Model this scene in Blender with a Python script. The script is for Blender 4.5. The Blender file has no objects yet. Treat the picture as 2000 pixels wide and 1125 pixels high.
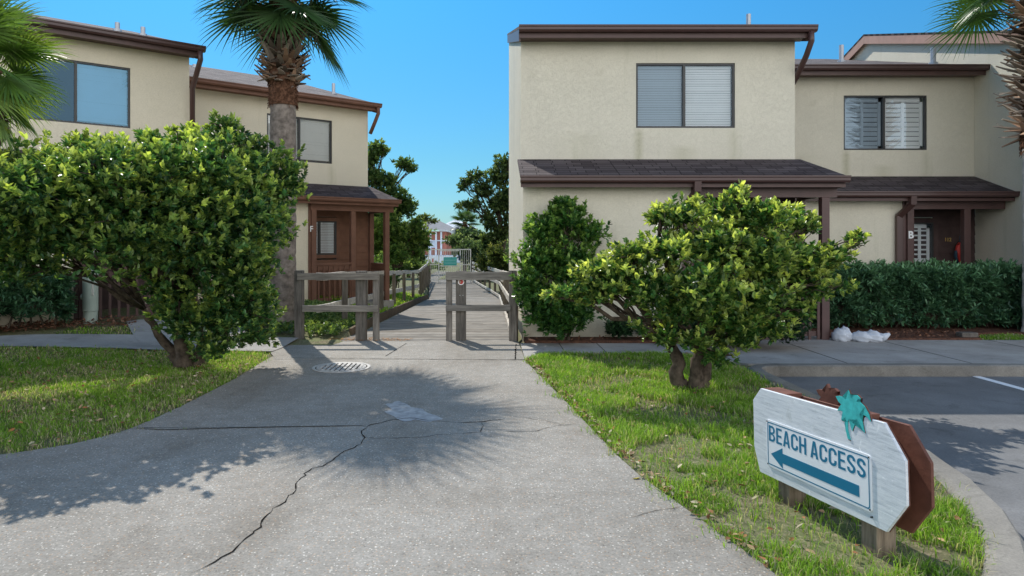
import bpy, bmesh, math, random
import numpy as np
from mathutils import Vector, Matrix
random.seed(7)
rng = np.random.default_rng(11)
sc = bpy.context.scene
COL = bpy.data.collections.new("place"); sc.collection.children.link(COL)
R = math.radians
F = 1333.0; CH = 1.6
def at(px, py, Y):                       # world point seen at a photo pixel at depth Y
    return Vector(((px-957)/F*Y, Y, CH-(py-475)/F*Y))
def gpt(px, py, z=0.0):                  # same, on a horizontal plane
    Y = (CH-z)*F/(py-475); return ((px-957)/F*Y, Y)

# ------------------------------------------------------------------ materials
def mat(name):
    m = bpy.data.materials.new(name); m.use_nodes = True
    nt = m.node_tree; b = nt.nodes['Principled BSDF']
    return m, nt, b
def N(nt, t, **kw):
    n = nt.nodes.new(t)
    for k, v in kw.items():
        if k.startswith('i_'): n.inputs[k[2:].replace('_', ' ')].default_value = v
        else: setattr(n, k, v)
    return n
def coords(nt, kind='Object', scale=(1,1,1)):
    tc = nt.nodes.new('ShaderNodeTexCoord'); mp = nt.nodes.new('ShaderNodeMapping')
    mp.inputs['Scale'].default_value = scale
    nt.links.new(tc.outputs[kind], mp.inputs['Vector']); return mp.outputs['Vector']
def noise(nt, vec, scale, detail=4, rough=.55, dist=0.0):
    n = N(nt, 'ShaderNodeTexNoise'); n.inputs['Scale'].default_value = scale
    n.inputs['Detail'].default_value = detail; n.inputs['Roughness'].default_value = rough
    n.inputs['Distortion'].default_value = dist
    nt.links.new(vec, n.inputs['Vector']); return n.outputs['Fac']
def ramp(nt, fac, stops):
    r = nt.nodes.new('ShaderNodeValToRGB'); e = r.color_ramp.elements
    while len(e) < len(stops): e.new(.5)
    for el, (p, c) in zip(e, stops):
        el.position = p; el.color = (c[0], c[1], c[2], 1) if hasattr(c, '__len__') else (c, c, c, 1)
    nt.links.new(fac, r.inputs['Fac']); return r.outputs['Color']
def mix(nt, a, b, fac, mode='MIX'):
    m = nt.nodes.new('ShaderNodeMix'); m.data_type = 'RGBA'; m.blend_type = mode
    for s, v in ((m.inputs[0], fac), (m.inputs[6], a), (m.inputs[7], b)):
        if hasattr(v, 'links') or isinstance(v, bpy.types.NodeSocket): nt.links.new(v, s)
        else: s.default_value = v if isinstance(v, (int, float)) else (v[0], v[1], v[2], 1)
    return m.outputs[2]
def bump(nt, b, h, strength=.5, dist=.01):
    bp = nt.nodes.new('ShaderNodeBump'); bp.inputs['Strength'].default_value = strength
    bp.inputs['Distance'].default_value = dist
    nt.links.new(h, bp.inputs['Height']); nt.links.new(bp.outputs['Normal'], b.inputs['Normal'])
def vary(nt, b, base, vec, amt=.15, scale=3, detail=5):
    f = noise(nt, vec, scale, detail)
    lo = [c*(1-amt) for c in base]; hi = [min(1, c*(1+amt)) for c in base]
    c = ramp(nt, f, [(.3, lo), (.7, hi)]); nt.links.new(c, b.inputs['Base Color']); return c

def m_plain(name, col, rough=.6, spec=.4, amt=.1, scale=4, metallic=0, bmp=0, bscale=60):
    m, nt, b = mat(name); v = coords(nt)
    vary(nt, b, col, v, amt, scale)
    b.inputs['Roughness'].default_value = rough; b.inputs['Specular IOR Level'].default_value = spec
    b.inputs['Metallic'].default_value = metallic
    if bmp: bump(nt, b, noise(nt, v, bscale, 5), bmp, .005)
    return m
def m_stucco(name, col):
    m, nt, b = mat(name); v = coords(nt)
    big = noise(nt, v, .7, 5, .6)
    c = ramp(nt, big, [(.3, [x*.93 for x in col]), (.7, [x*1.03 for x in col])])
    # rain streaks and mildew
    st = noise(nt, coords(nt, 'Object', (2.6, 2.6, .16)), 1.3, 7, .66)
    sf = ramp(nt, st, [(.58, 0.0), (.80, .5)])
    c = mix(nt, c, [col[0]*.62, col[1]*.66, col[2]*.55], sf)
    st2 = noise(nt, v, 1.9, 6, .7, .5)
    c = mix(nt, c, [col[0]*.68, col[1]*.67, col[2]*.58], ramp(nt, st2, [(.62, 0.0), (.80, .45)]))
    fine = noise(nt, v, 42, 5, .7)
    c = mix(nt, c, ramp(nt, fine, [(.25, .84), (.6, 1.0)]), .7, 'MULTIPLY')
    # mildew runs below the window corners, grime at the wall foot and under the eave
    sp_ = nt.nodes.new('ShaderNodeSeparateXYZ'); nt.links.new(v, sp_.inputs[0])
    def mth(op, a_, b_=0.0):
        n_ = nt.nodes.new('ShaderNodeMath'); n_.operation = op; n_.use_clamp = False
        for i_, q_ in enumerate((a_, b_)):
            if isinstance(q_, bpy.types.NodeSocket): nt.links.new(q_, n_.inputs[i_])
            else: n_.inputs[i_].default_value = q_
        return n_.outputs[0]
    wob = mth('MULTIPLY', mth('SUBTRACT', noise(nt, v, 3.5, 4), .5), .16); X_ = mth('ADD', sp_.outputs['X'], wob)
    for (xc, wd, za, zb, am) in ((2.10, .055, 2.95, 3.66, .75), (2.9, .16, 2.85, 3.35, .45), (3.8, .07, 3.0, 3.66, .35), (1.1, .3, 2.9, 3.6, .22)):
        gx_ = ramp(nt, mth('MULTIPLY', mth('ABSOLUTE', mth('SUBTRACT', X_, xc)), 1/wd/2), [(0, 1.0), (1, 0.0)])
        gz_ = ramp(nt, mth('MULTIPLY', mth('ABSOLUTE', mth('SUBTRACT', sp_.outputs['Z'], (za+zb)/2)), 1/(zb-za)), [(.35, 1.0), (.55, 0.0)])
        k_ = mix(nt, mix(nt, gx_, gz_, 1.0, 'MULTIPLY'), ramp(nt, fine, [(.35, am*.5), (.6, am)]), 1.0, 'MULTIPLY')
        c = mix(nt, c, [col[0]*.55, col[1]*.56, col[2]*.44], k_)
    foot = mix(nt, ramp(nt, sp_.outputs['Z'], [(.0, .75), (.45, 0.0)]), ramp(nt, noise(nt, v, 4, 5), [(.35, .2), (.65, 1.0)]), 1.0, 'MULTIPLY')
    c = mix(nt, c, [col[0]*.55, col[1]*.50, col[2]*.42], foot)
    # skip-trowel: curved ridges
    tr = noise(nt, v, 5.2, 4, .6, 3.6)
    trc = ramp(nt, tr, [(.0, .5), (.44, .5), (.49, .95), (.505, .12), (.56, .5), (1, .5)])
    tr2 = noise(nt, coords(nt, 'Object', (1, 1, 1.6)), 7, 3, .5, 2.4)
    trc2 = ramp(nt, tr2, [(.0, .5), (.50, .5), (.545, .8), (.56, .2), (.61, .5), (1, .5)])
    c = mix(nt, c, ramp(nt, trc, [(.1, .66), (.42, 1.0)]), .16, 'MULTIPLY')
    c = mix(nt, c, ramp(nt, trc2, [(.18, .8), (.42, 1.0)]), .12, 'MULTIPLY')
    nt.links.new(c, b.inputs['Base Color'])
    h = mix(nt, mix(nt, trc, trc2, .45), fine, .22)
    bump(nt, b, h, .55, .014)
    b.inputs['Roughness'].default_value = .9; b.inputs['Specular IOR Level'].default_value = .15
    return m
def m_attr(name, rough=.7, spec=.3, trans=0.0, tcol=(1.3, 1.25, .6), bmp=None, grain=None):
    m, nt, b = mat(name)
    a = N(nt, 'ShaderNodeAttribute', attribute_name='Col')
    c = a.outputs['Color']
    if grain:
        g = noise(nt, coords(nt, 'Object', grain[0]), grain[1], 8, .7)
        c = mix(nt, c, ramp(nt, g, [(.30, grain[2]), (.62, 1.0)]), 1.0, 'MULTIPLY')
        g2 = noise(nt, coords(nt), 3.0, 4)
        c = mix(nt, c, ramp(nt, g2, [(.3, .72), (.65, 1.08)]), .8, 'MULTIPLY')
        bump(nt, b, g, .5, .004)
    nt.links.new(c, b.inputs['Base Color'])
    b.inputs['Roughness'].default_value = rough; b.inputs['Specular IOR Level'].default_value = spec
    if trans:
        t = nt.nodes.new('ShaderNodeBsdfTranslucent')
        tc = mix(nt, c, tcol, 1.0, 'MULTIPLY'); nt.links.new(tc, t.inputs['Color'])
        ms = nt.nodes.new('ShaderNodeMixShader'); ms.inputs[0].default_value = trans
        out = nt.nodes['Material Output']
        nt.links.new(b.outputs[0], ms.inputs[1]); nt.links.new(t.outputs[0], ms.inputs[2])
        nt.links.new(ms.outputs[0], out.inputs['Surface'])
    return m
def m_shingle(name, dark, light):
    m, nt, b = mat(name); v = coords(nt)
    br = nt.nodes.new('ShaderNodeTexBrick'); nt.links.new(v, br.inputs['Vector'])
    br.inputs['Scale'].default_value = 1.0; br.inputs['Brick Width'].default_value = .26
    br.inputs['Row Height'].default_value = .135; br.inputs['Mortar Size'].default_value = .008
    br.inputs['Color1'].default_value = (*dark, 1); br.inputs['Color2'].default_value = (*light, 1)
    br.inputs['Mortar'].default_value = (dark[0]*.3, dark[1]*.3, dark[2]*.3, 1); br.inputs['Bias'].default_value = -.1
    br.offset = .37; br.squash = 1.3
    c = mix(nt, br.outputs['Color'], ramp(nt, noise(nt, v, 90, 3, .8), [(.3, .55), (.7, 1.35)]), .8, 'MULTIPLY')
    c = mix(nt, c, ramp(nt, noise(nt, v, .9, 4), [(.3, .8), (.7, 1.15)]), .8, 'MULTIPLY')
    nt.links.new(c, b.inputs['Base Color']); b.inputs['Roughness'].default_value = .95
    b.inputs['Specular IOR Level'].default_value = .15
    h = mix(nt, br.outputs['Fac'], noise(nt, v, 70, 3), .4)
    bump(nt, b, h, -.6, .01); return m
def m_aggregate():
    m, nt, b = mat('exposed_aggregate'); v = coords(nt)
    vo = N(nt, 'ShaderNodeTexVoronoi'); vo.inputs['Scale'].default_value = 62; vo.inputs['Randomness'].default_value = 1
    nt.links.new(v, vo.inputs['Vector'])
    stone = ramp(nt, vo.outputs['Color'], [(.1, (.13, .12, .105)), (.40, (.34, .30, .25)), (.66, (.40, .27, .17)), (.80, (.66, .62, .55)), (1, (.76, .73, .67))])
    cement = ramp(nt, noise(nt, v, 7, 6, .6), [(.3, (.255, .238, .210)), (.7, (.335, .315, .282))])
    inside = ramp(nt, vo.outputs['Distance'], [(.26, 1.0), (.40, 0.0)])
    expo = ramp(nt, noise(nt, v, 26, 3, .7), [(.34, .25), (.56, 1.0)])
    c = mix(nt, cement, stone, mix(nt, inside, expo, 1.0, 'MULTIPLY'))
    # larger sparse pale pebbles
    vb = N(nt, 'ShaderNodeTexVoronoi'); vb.inputs['Scale'].default_value = 38; nt.links.new(v, vb.inputs['Vector'])
    peb = mix(nt, ramp(nt, vb.outputs['Distance'], [(.08, 1.0), (.17, 0.0)]), ramp(nt, vb.outputs['Color'], [(.50, 0.0), (.54, 1.0)]), 1.0, 'MULTIPLY')
    c = mix(nt, c, (.66, .63, .57), peb)
    vd = N(nt, 'ShaderNodeTexVoronoi'); vd.inputs['Scale'].default_value = 33; nt.links.new(v, vd.inputs['Vector'])
    c = mix(nt, c, (.05, .045, .04), mix(nt, ramp(nt, vd.outputs['Distance'], [(.07, 1.0), (.11, 0.0)]), ramp(nt, vd.outputs['Color'], [(.7, 0.0), (.73, 1.0)]), 1.0, 'MULTIPLY'))
    gr = noise(nt, v, 48, 6, .85)
    c = mix(nt, c, ramp(nt, gr, [(.34, .62), (.5, .98), (.66, 1.32)]), .9, 'MULTIPLY')
    # dirty zones
    dz = noise(nt, v, .55, 6, .6, .6)
    c = mix(nt, c, (.76, .745, .72), ramp(nt, dz, [(.36, .8), (.60, 0.0)]), 'MULTIPLY')
    dz2 = noise(nt, coords(nt, 'Object', (1.4, .35, 1)), 1.2, 6, .65)
    c = mix(nt, c, (.76, .72, .68), ramp(nt, dz2, [(.52, 0.0), (.72, .8)]), 'MULTIPLY')
    nt.links.new(c, b.inputs['Base Color']); b.inputs['Roughness'].default_value = .85
    b.inputs['Specular IOR Level'].default_value = .25
    h = mix(nt, noise(nt, v, 120, 3, .8), ramp(nt, vo.outputs['Distance'], [(.0, 1.0), (.4, 0.0)]), .6)
    bump(nt, b, h, .6, .006); return m
def m_ground(name, c1, c2, c3, s1=2.0, s2=30, b_=.5):
    m, nt, b = mat(name); v = coords(nt)
    a = ramp(nt, noise(nt, v, s1, 6, .6), [(.35, c1), (.65, c2)])
    c = mix(nt, a, c3, ramp(nt, noise(nt, v, s2, 5, .7), [(.48, 0.0), (.66, 1.0)]))
    nt.links.new(c, b.inputs['Base Color']); b.inputs['Roughness'].default_value = .95
    b.inputs['Specular IOR Level'].default_value = .1
    bump(nt, b, noise(nt, v, s2*2, 6, .7), b_, .02); return m
def m_concrete(name, lo, hi, speck=.5):
    m, nt, b = mat(name); v = coords(nt)
    c = ramp(nt, noise(nt, v, 1.3, 7, .62), [(.3, lo), (.7, hi)])
    c = mix(nt, c, ramp(nt, noise(nt, v, 60, 4, .8), [(.3, .72), (.65, 1.12)]), speck, 'MULTIPLY')
    c = mix(nt, c, [lo[0]*.55, lo[1]*.55, lo[2]*.52], ramp(nt, noise(nt, v, 3.1, 6, .7, .6), [(.56, 0.0), (.75, .7)]))
    nt.links.new(c, b.inputs['Base Color']); b.inputs['Roughness'].default_value = .9
    b.inputs['Specular IOR Level'].default_value = .2
    bump(nt, b, noise(nt, v, 90, 5, .7), .5, .004); return m
def m_glass(name, tint, refl=.10, gcol=(.62, .80, .95)):
    m = bpy.data.materials.new(name); m.use_nodes = True; nt = m.node_tree; nt.nodes.clear()
    out = nt.nodes.new('ShaderNodeOutputMaterial')
    t = nt.nodes.new('ShaderNodeBsdfTransparent'); t.inputs['Color'].default_value = (*tint, 1)
    g = nt.nodes.new('ShaderNodeBsdfGlossy'); g.inputs['Roughness'].default_value = .02; g.inputs['Color'].default_value = (*gcol, 1)
    v = coords(nt); bp = nt.nodes.new('ShaderNodeBump'); bp.inputs['Strength'].default_value = .03
    bp.inputs['Distance'].default_value = .05
    nt.links.new(noise(nt, v, 1.5, 2), bp.inputs['Height']); nt.links.new(bp.outputs[0], g.inputs['Normal'])
    fr = nt.nodes.new('ShaderNodeFresnel'); fr.inputs['IOR'].default_value = 1.55
    ad = nt.nodes.new('ShaderNodeMath'); ad.operation = 'ADD'; ad.inputs[1].default_value = refl; ad.use_clamp = True
    nt.links.new(fr.outputs[0], ad.inputs[0])
    ms = nt.nodes.new('ShaderNodeMixShader'); nt.links.new(ad.outputs[0], ms.inputs[0])
    nt.links.new(t.outputs[0], ms.inputs[1]); nt.links.new(g.outputs[0], ms.inputs[2])
    nt.links.new(ms.outputs[0], out.inputs['Surface']); return m

M = dict(
 stucco=m_stucco('stucco', (.755, .70, .565)), stucco2=m_stucco('stucco_warm', (.82, .735, .575)),
 trim=m_plain('brown_trim', (.088, .044, .038), .45, .5, .14, 5, bmp=.1), trim_w=m_plain('brown_trim_warm', (.18, .088, .058), .6, .3, .14, 5, bmp=.15),
 trim_pink=m_plain('pink_sunlit_trim', (.42, .25, .19), .6, .3, .12, 4),  # brown rake trim with sunlight put into its colour; also a plain pink
 siding=m_plain('brown_siding', (.072, .044, .040), .7, .3, .18, 6, bmp=.3), siding_w=m_plain('russet_siding', (.20, .098, .062), .7, .3, .16, 5, bmp=.3),
 gutter=m_plain('gutter_metal', (.080, .041, .036), .35, .5, .08, 3),
 shingle=m_shingle('shingles', (.062, .048, .050), (.125, .102, .102)),
 shingle_g=m_shingle('shingles_grey', (.105, .088, .085), (.23, .195, .185)),
 wframe=m_plain('window_frame', (.035, .035, .035), .4, .5), glass=m_glass('glass', (.98, .99, 1.0), .03), glass_pale=m_glass('glass_pale', (.98, .99, 1.0), .07, (1, 1, .96)), glass_dark=m_glass('glass_dark', (.22, .36, .46), .10, (.20, .36, .50)),
 glass_blue=m_glass('glass_blue', (.45, .70, .88), .14, (.30, .54, .72)), screen=m_glass('glass_screen', (.62, .68, .74), .03),
 blind=m_plain('blind', (.86, .86, .83), .6, .3, .03), blind_b=m_plain('blind_shut', (.84, .85, .84), .6, .3, .03),
 dark=m_plain('interior_dark', (.03, .035, .04), .9, .1),
 vent=m_plain('vent_pipe', (.45, .47, .50), .4, .5, .1, 6, metallic=.4),
 agg=m_aggregate(), conc=m_concrete('walk_concrete', (.27, .255, .235), (.43, .41, .38)),
 curb=m_concrete('curb_concrete', (.15, .14, .125), (.30, .28, .245), .9),
 asphalt=m_concrete('asphalt', (.13, .13, .13), (.21, .21, .21), .9),
 paint=m_plain('road_paint', (.78, .79, .80), .7, .2, .06, 30), patch=m_plain('pale_patch', (.36, .36, .36), .8, .2, .3, 14),
 crack=m_plain('crack', (.018, .016, .014), 1, 0), crack_l=m_plain('joint', (.07, .065, .055), 1, 0, .4, 9),
 soil=m_ground('soil', (.15, .125, .080), (.12, .16, .055), (.28, .24, .15)), mulch=m_ground('mulch', (.10, .05, .035), (.17, .085, .055), (.05, .03, .025), 8, 26, 1.0),
 wood=m_attr('weathered_wood', .9, .15, grain=((1, 1, 1), 14, .45)),
 plank=m_attr('weathered_plank', .9, .15, grain=((1.2, 14, 8), 3.0, .42)),
 post=m_attr('weathered_post', .9, .15, grain=((10, 10, .8), 3.0, .32)),
 beam=m_attr('weathered_beam', .9, .15, grain=((.9, 12, 12), 3.0, .42)),
 iron=m_plain('cast_iron', (.42, .40, .37), .6, .5, .3, 20, bmp=.4), iron_d=m_plain('iron_gap', (.012, .011, .010), .9, .1),
 leaf=m_attr('broad_leaf', .30, .5, .42), leaf_far=m_attr('far_leaf', .55, .3, .48), grass=m_attr('grass_blade', .6, .25, .45, (1.2, 1.25, .6)),
 frond=m_attr('fan_frond', .38, .5, .28), hedge=m_attr('hedge_leaf', .38, .45, .2),
 bark=m_plain('bark', (.085, .066, .050), .95, .1, .6, 14, bmp=1.0, bscale=32), bark_g=m_plain('palm_trunk', (.20, .168, .145), .95, .1, .45, 12, bmp=1.0, bscale=30),
 bark_r=m_plain('fibrous_trunk', (.115, .058, .036), .98, .1, .6, 22, bmp=1.0, bscale=45), bark_l=m_plain('pale_trunk', (.62, .55, .48), .9, .1, .2, 7, bmp=.8, bscale=25),
 boot=m_attr('leaf_base', .85, .15),
 sign_w=None, sign_p=m_plain('sign_panel', (.80, .82, .84), .35, .5, .02), ink=m_plain('teal_ink', (.006, .165, .29), .4, .4, .04), aqua=m_plain('aqua_paint', (.055, .48, .46), .6, .3, .22, 22),
 sign_b=m_plain('sign_brown', (.155, .062, .042), .6, .3, .25, 9, bmp=.4, bscale=30),
 gatew=m_plain('gate_white', (.66, .64, .58), .4, .5, .05), gate_s=m_plain('gate_sign', (.03, .36, .31), .5, .4, .05), gate_t=m_plain('gate_sign_line', (.30, .62, .56), .5, .4), red=m_plain('sticker_red', (.55, .05, .04), .5, .4), white=m_plain('white_paint', (.80, .80, .78), .5, .4, .03),
 bag=m_plain('sandbag', (.52, .55, .60), .7, .3, .08, 8, bmp=1.0, bscale=9), pedestal=m_plain('utility_green', (.42, .49, .42), .45, .4, .06, 4), pedestal_l=m_plain('label_grey', (.70, .68, .60), .5, .3),
 yellow=m_plain('brass', (.55, .36, .10), .4, .5), parrot_g=m_plain('painted_green', (.05, .22, .10), .5, .4), navy=m_plain('painted_navy', (.03, .06, .09), .6, .3),
 redwall=m_plain('far_red_wall', (.42, .17, .13), .8, .2), farroof=m_plain('far_roof', (.22, .22, .23), .9, .1, .12, 2), farwhite=m_plain('far_white', (.62, .70, .80), .7, .2),
 farpale=m_plain('far_pale_roof', (.55, .60, .66), .8, .2),
)
def m_signboard():
    m, nt, b = mat('sign_white_paint'); v = coords(nt)
    g = noise(nt, coords(nt, 'Object', (1.6, 10, 16)), 4.0, 8, .72)
    c = ramp(nt, g, [(.28, (.42, .45, .47)), (.44, (.63, .66, .68)), (.6, (.74, .76, .77))])
    c = mix(nt, c, (.50, .52, .50), ramp(nt, noise(nt, v, 6, 6, .7, .5), [(.58, 0.0), (.72, .8)]))
    c = mix(nt, c, (.86, .87, .87), ramp(nt, noise(nt, v, 17, 3, .6, 1.0), [(.66, 0.0), (.69, .9)]))
    nt.links.new(c, b.inputs['Base Color']); b.inputs['Roughness'].default_value = .6
    bump(nt, b, mix(nt, g, noise(nt, v, 35, 5), .4), .55, .004); return m
M['sign_w'] = m_signboard()

# ------------------------------------------------------------------ mesh helpers
class MB:
    def __init__(s): s.v = []; s.f = []; s.c = []
    def face(s, pts, col=None):
        i = len(s.v); s.v += [tuple(p) for p in pts]; s.f.append(tuple(range(i, i+len(pts)))); s.c.append(col)
    def box(s, x0, x1, y0, y1, z0, z1, col=None, M4=None):
        p = [(x0,y0,z0),(x1,y0,z0),(x1,y1,z0),(x0,y1,z0),(x0,y0,z1),(x1,y0,z1),(x1,y1,z1),(x0,y1,z1)]
        if M4 is not None: p = [tuple(M4 @ Vector(q)) for q in p]
        i = len(s.v); s.v += p
        for q in ((0,3,2,1),(4,5,6,7),(0,1,5,4),(1,2,6,5),(2,3,7,6),(3,0,4,7)): s.f.append(tuple(i+k for k in q)); s.c.append(col)
    def bar(s, a, b, w, h, up=(0,0,1), col=None, seg=1, wob=0):
        a = Vector(a); b = Vector(b); d = (b-a).normalized(); sd = d.cross(Vector(up))
        if sd.length < 1e-4: sd = d.cross(Vector((0,1,0)))
        sd.normalize(); u = sd.cross(d).normalized()
        rings = []
        for k in range(seg+1):
            p = a.lerp(b, k/seg)
            if wob and 0 < k < seg: p = p + u*random.uniform(-wob, wob) + sd*random.uniform(-wob, wob)
            i = len(s.v)
            s.v += [tuple(p+sd*x*w/2+u*y*h/2) for x, y in ((-1,-1),(1,-1),(1,1),(-1,1))]; rings.append(i)
        for r0, r1 in zip(rings, rings[1:]):
            for k in range(4): s.f.append((r0+k, r0+(k+1)%4, r1+(k+1)%4, r1+k)); s.c.append(col)
        s.f.append(tuple(rings[0]+k for k in (3,2,1,0))); s.c.append(col)
        s.f.append(tuple(rings[-1]+k for k in (0,1,2,3))); s.c.append(col)
    def tube(s, pts, rad, n=8, col=None, cap=True, rough=0):
        pts = [Vector(p) for p in pts]; m = len(pts)
        if not hasattr(rad, '__len__'): rad = [rad]*m
        rings = []; prev = None
        for k in range(m):
            d = (pts[min(k+1, m-1)]-pts[max(k-1, 0)]).normalized()
            ref = Vector((0,0,1)) if abs(d.z) < .9 else Vector((1,0,0))
            if prev is not None:
                x = (prev - d*prev.dot(d)); x = x.normalized() if x.length > 1e-5 else d.cross(ref).normalized()
            else: x = d.cross(ref).normalized()
            prev = x; y = d.cross(x); i = len(s.v); rings.append(i)
            for j in range(n):
                a = 2*math.pi*j/n; r = rad[k]*(1+(random.uniform(-rough, rough) if rough else 0))
                s.v.append(tuple(pts[k]+x*math.cos(a)*r+y*math.sin(a)*r))
        for r0, r1 in zip(rings, rings[1:]):
            for j in range(n): s.f.append((r0+j, r0+(j+1)%n, r1+(j+1)%n, r1+j)); s.c.append(col)
        if cap:
            s.f.append(tuple(rings[0]+j for j in range(n-1, -1, -1))); s.c.append(col)
            s.f.append(tuple(rings[-1]+j for j in range(n))); s.c.append(col)
    def cyl(s, c, r, h, n=20, col=None): s.tube([c, (c[0], c[1], c[2]+h)], r, n, col)
    def prism(s, poly, fn, t0, t1, col=None):        # poly in 2D, fn(u,v,t)->xyz
        n = len(poly); i = len(s.v)
        s.v += [tuple(fn(u, v, t0)) for u, v in poly] + [tuple(fn(u, v, t1)) for u, v in poly]
        s.f.append(tuple(i+k for k in range(n-1, -1, -1))); s.c.append(col)
        s.f.append(tuple(i+n+k for k in range(n))); s.c.append(col)
        for k in range(n): s.f.append((i+k, i+(k+1)%n, i+n+(k+1)%n, i+n+k)); s.c.append(col)
    def build(s, name, m, parent=None, smooth=False, bevel=0, recalc=False):
        me = bpy.data.meshes.new(name); me.from_pydata(s.v, [], s.f); me.materials.append(m)
        if any(c is not None for c in s.c):
            at_ = me.color_attributes.new('Col', 'FLOAT_COLOR', 'CORNER')
            arr = np.ones((len(me.loops), 4), dtype=np.float32); k = 0
            for f, c in zip(s.f, s.c):
                c = c or (.5, .5, .5); arr[k:k+len(f), :3] = c; k += len(f)
            at_.data.foreach_set('color', arr.ravel())
        if recalc or True:
            bm = bmesh.new(); bm.from_mesh(me); bmesh.ops.recalc_face_normals(bm, faces=bm.faces[:]) if recalc else None
            if recalc: bm.to_mesh(me)
            bm.free()
        if smooth: me.polygons.foreach_set('use_smooth', [True]*len(me.polygons))
        me.update()
        o = bpy.data.objects.new(name, me); COL.objects.link(o)
        if parent is not None: o.parent = parent
        if bevel:
            b = o.modifiers.new('bevel', 'BEVEL'); b.width = bevel; b.segments = 2; b.limit_method = 'ANGLE'
        return o
def np_mesh(name, V, faces_n, Fi, C, m, parent=None, smooth=False):
    """V (n,3); Fi flat loop indices; faces_n loops per face (int array); C per-vertex colour (n,3)"""
    me = bpy.data.meshes.new(name)
    me.vertices.add(len(V)); me.vertices.foreach_set('co', np.asarray(V, np.float32).ravel())
    me.loops.add(len(Fi)); me.loops.foreach_set('vertex_index', np.asarray(Fi, np.int32))
    me.polygons.add(len(faces_n))
    st = np.concatenate([[0], np.cumsum(faces_n)[:-1]]).astype(np.int32)
    me.polygons.foreach_set('loop_start', st); me.polygons.foreach_set('loop_total', np.asarray(faces_n, np.int32))
    me.update(calc_edges=True)
    a = me.color_attributes.new('Col', 'FLOAT_COLOR', 'POINT')
    cc = np.ones((len(V), 4), np.float32); cc[:, :3] = C; a.data.foreach_set('color', cc.ravel())
    if smooth: me.polygons.foreach_set('use_smooth', [True]*len(faces_n))
    me.materials.append(m); o = bpy.data.objects.new(name, me); COL.objects.link(o)
    if parent is not None: o.parent = parent
    return o
def tag(o, label=None, cat=None, group=None, kind=None):
    if label: o['label'] = label
    if cat: o['category'] = cat
    if group: o['group'] = group
    if kind: o['kind'] = kind
    return o
def empty(name, loc=(0,0,0), rz=0, label=None, cat=None, group=None):
    o = bpy.data.objects.new(name, None); COL.objects.link(o); o.location = loc; o.rotation_euler = (0, 0, rz)
    o.empty_display_size = .2
    return tag(o, label, cat, group)
def struct(o): o['kind'] = 'structure'; return o

# ------------------------------------------------------------------ ground heights
def deckz(Y):
    return 0.0 if Y < 11.2 else max(-.55, -.0365*(Y-11.2))
def lerp_tab(x, tab):
    if x <= tab[0][0]: return tab[0][1]
    for (a, va), (b, vb) in zip(tab, tab[1:]):
        if x <= b: return va+(vb-va)*(x-a)/(b-a)
    return tab[-1][1]
def sm(x): x = max(0, min(1, x)); return x*x*(3-2*x)
def gz(X, Y):                            # height of the land surface
    left = lerp_tab(Y, [(10.4, 0), (11.6, .10), (13.2, .24), (17, .17), (21, .02), (27, -.32), (34, -.7), (60, -.9)])
    if Y > 11.2:
        e = deckz(Y)+.03+.07*sm((Y-11.2)/.8); left = e+(left-e)*sm((-2.75-X)/1.1)
    if X < -4: left += .17*sm((-4-X)/3.5)*sm((Y-6)/4)*sm((20-Y)/4)
    right = lerp_tab(Y, [(14, 0), (27, -.5), (34, -.7), (60, -.9)])
    return right+(left-right)*sm((-2.30-X)/.2)
def axis_coords(a, b, st, far):
    x = list(np.arange(a, b+1e-6, st)); s = st
    lo = []; c = a
    while c > -far: s *= 1.5; c -= s; lo.append(c)
    s = st; hi = []; c = b
    while c < far: s *= 1.5; c += s; hi.append(c)
    return lo[::-1]+x+hi
xs = axis_coords(-12, 13, .17, 700); ys = axis_coords(-2, 46, .17, 700)
V = []; 
for y in ys:
    for x in xs:
        z = gz(x, y)-.022
        if y > 11.15 and y < 40:
            l = -2.43 if y < 26.5 else -2.45-(y-26.5)*.09; r = .52 if y < 26.5 else .52-(y-26.5)*.12
            if l < x < r: z = deckz(y)-.22
        if -5.5 < y < 8.9 and 1.3 < x < 17:
            ke = lerp_tab(y, [(2.7, 1.55), (3.05, 2.3), (3.35, 2.55), (3.7, 2.78), (4.1, 2.98), (4.6, 3.15), (5.2, 3.27), (6, 3.33)])
            if x > ke: z = -.2
        V.append((x, y, z))
nx = len(xs); Fi = []
for j in range(len(ys)-1):
    for i in range(nx-1): Fi += [j*nx+i, j*nx+i+1, (j+1)*nx+i+1, (j+1)*nx+i]
g = np_mesh('ground', np.array(V), np.full(len(Fi)//4, 4), Fi, np.tile((.1,.1,.05), (len(V), 1)), M['soil'], smooth=True)
struct(g)

# paved sheets
def slab(name, poly, z, m, th=.06, parent=None):
    b = MB(); b.prism(poly, lambda u, v, t: (u, v, t), z-th, z); o = b.build(name, m, parent, recalc=True); return o
DR = [gpt(1008,703), gpt(1025,704), gpt(1060,738), gpt(1105,784), gpt(1150,831), gpt(1200,884), gpt(1250,929), gpt(1310,972), gpt(1400,1037), gpt(1500,1108), (1.42,2.9), (1.5,-9), (-9,-9), (-9,3.6),
      (-5.2,4.72), gpt(0,888), gpt(60,880), gpt(140,867), gpt(200,853), gpt(252,838), gpt(290,822), gpt(350,795), gpt(400,770), gpt(460,739), gpt(510,708), gpt(540,692)]
b = MB(); b.prism(DR, lambda u, v, t: (u, v, t), -.07, 0)
drive = struct(b.build('driveway', M['agg'], recalc=True))
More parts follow.
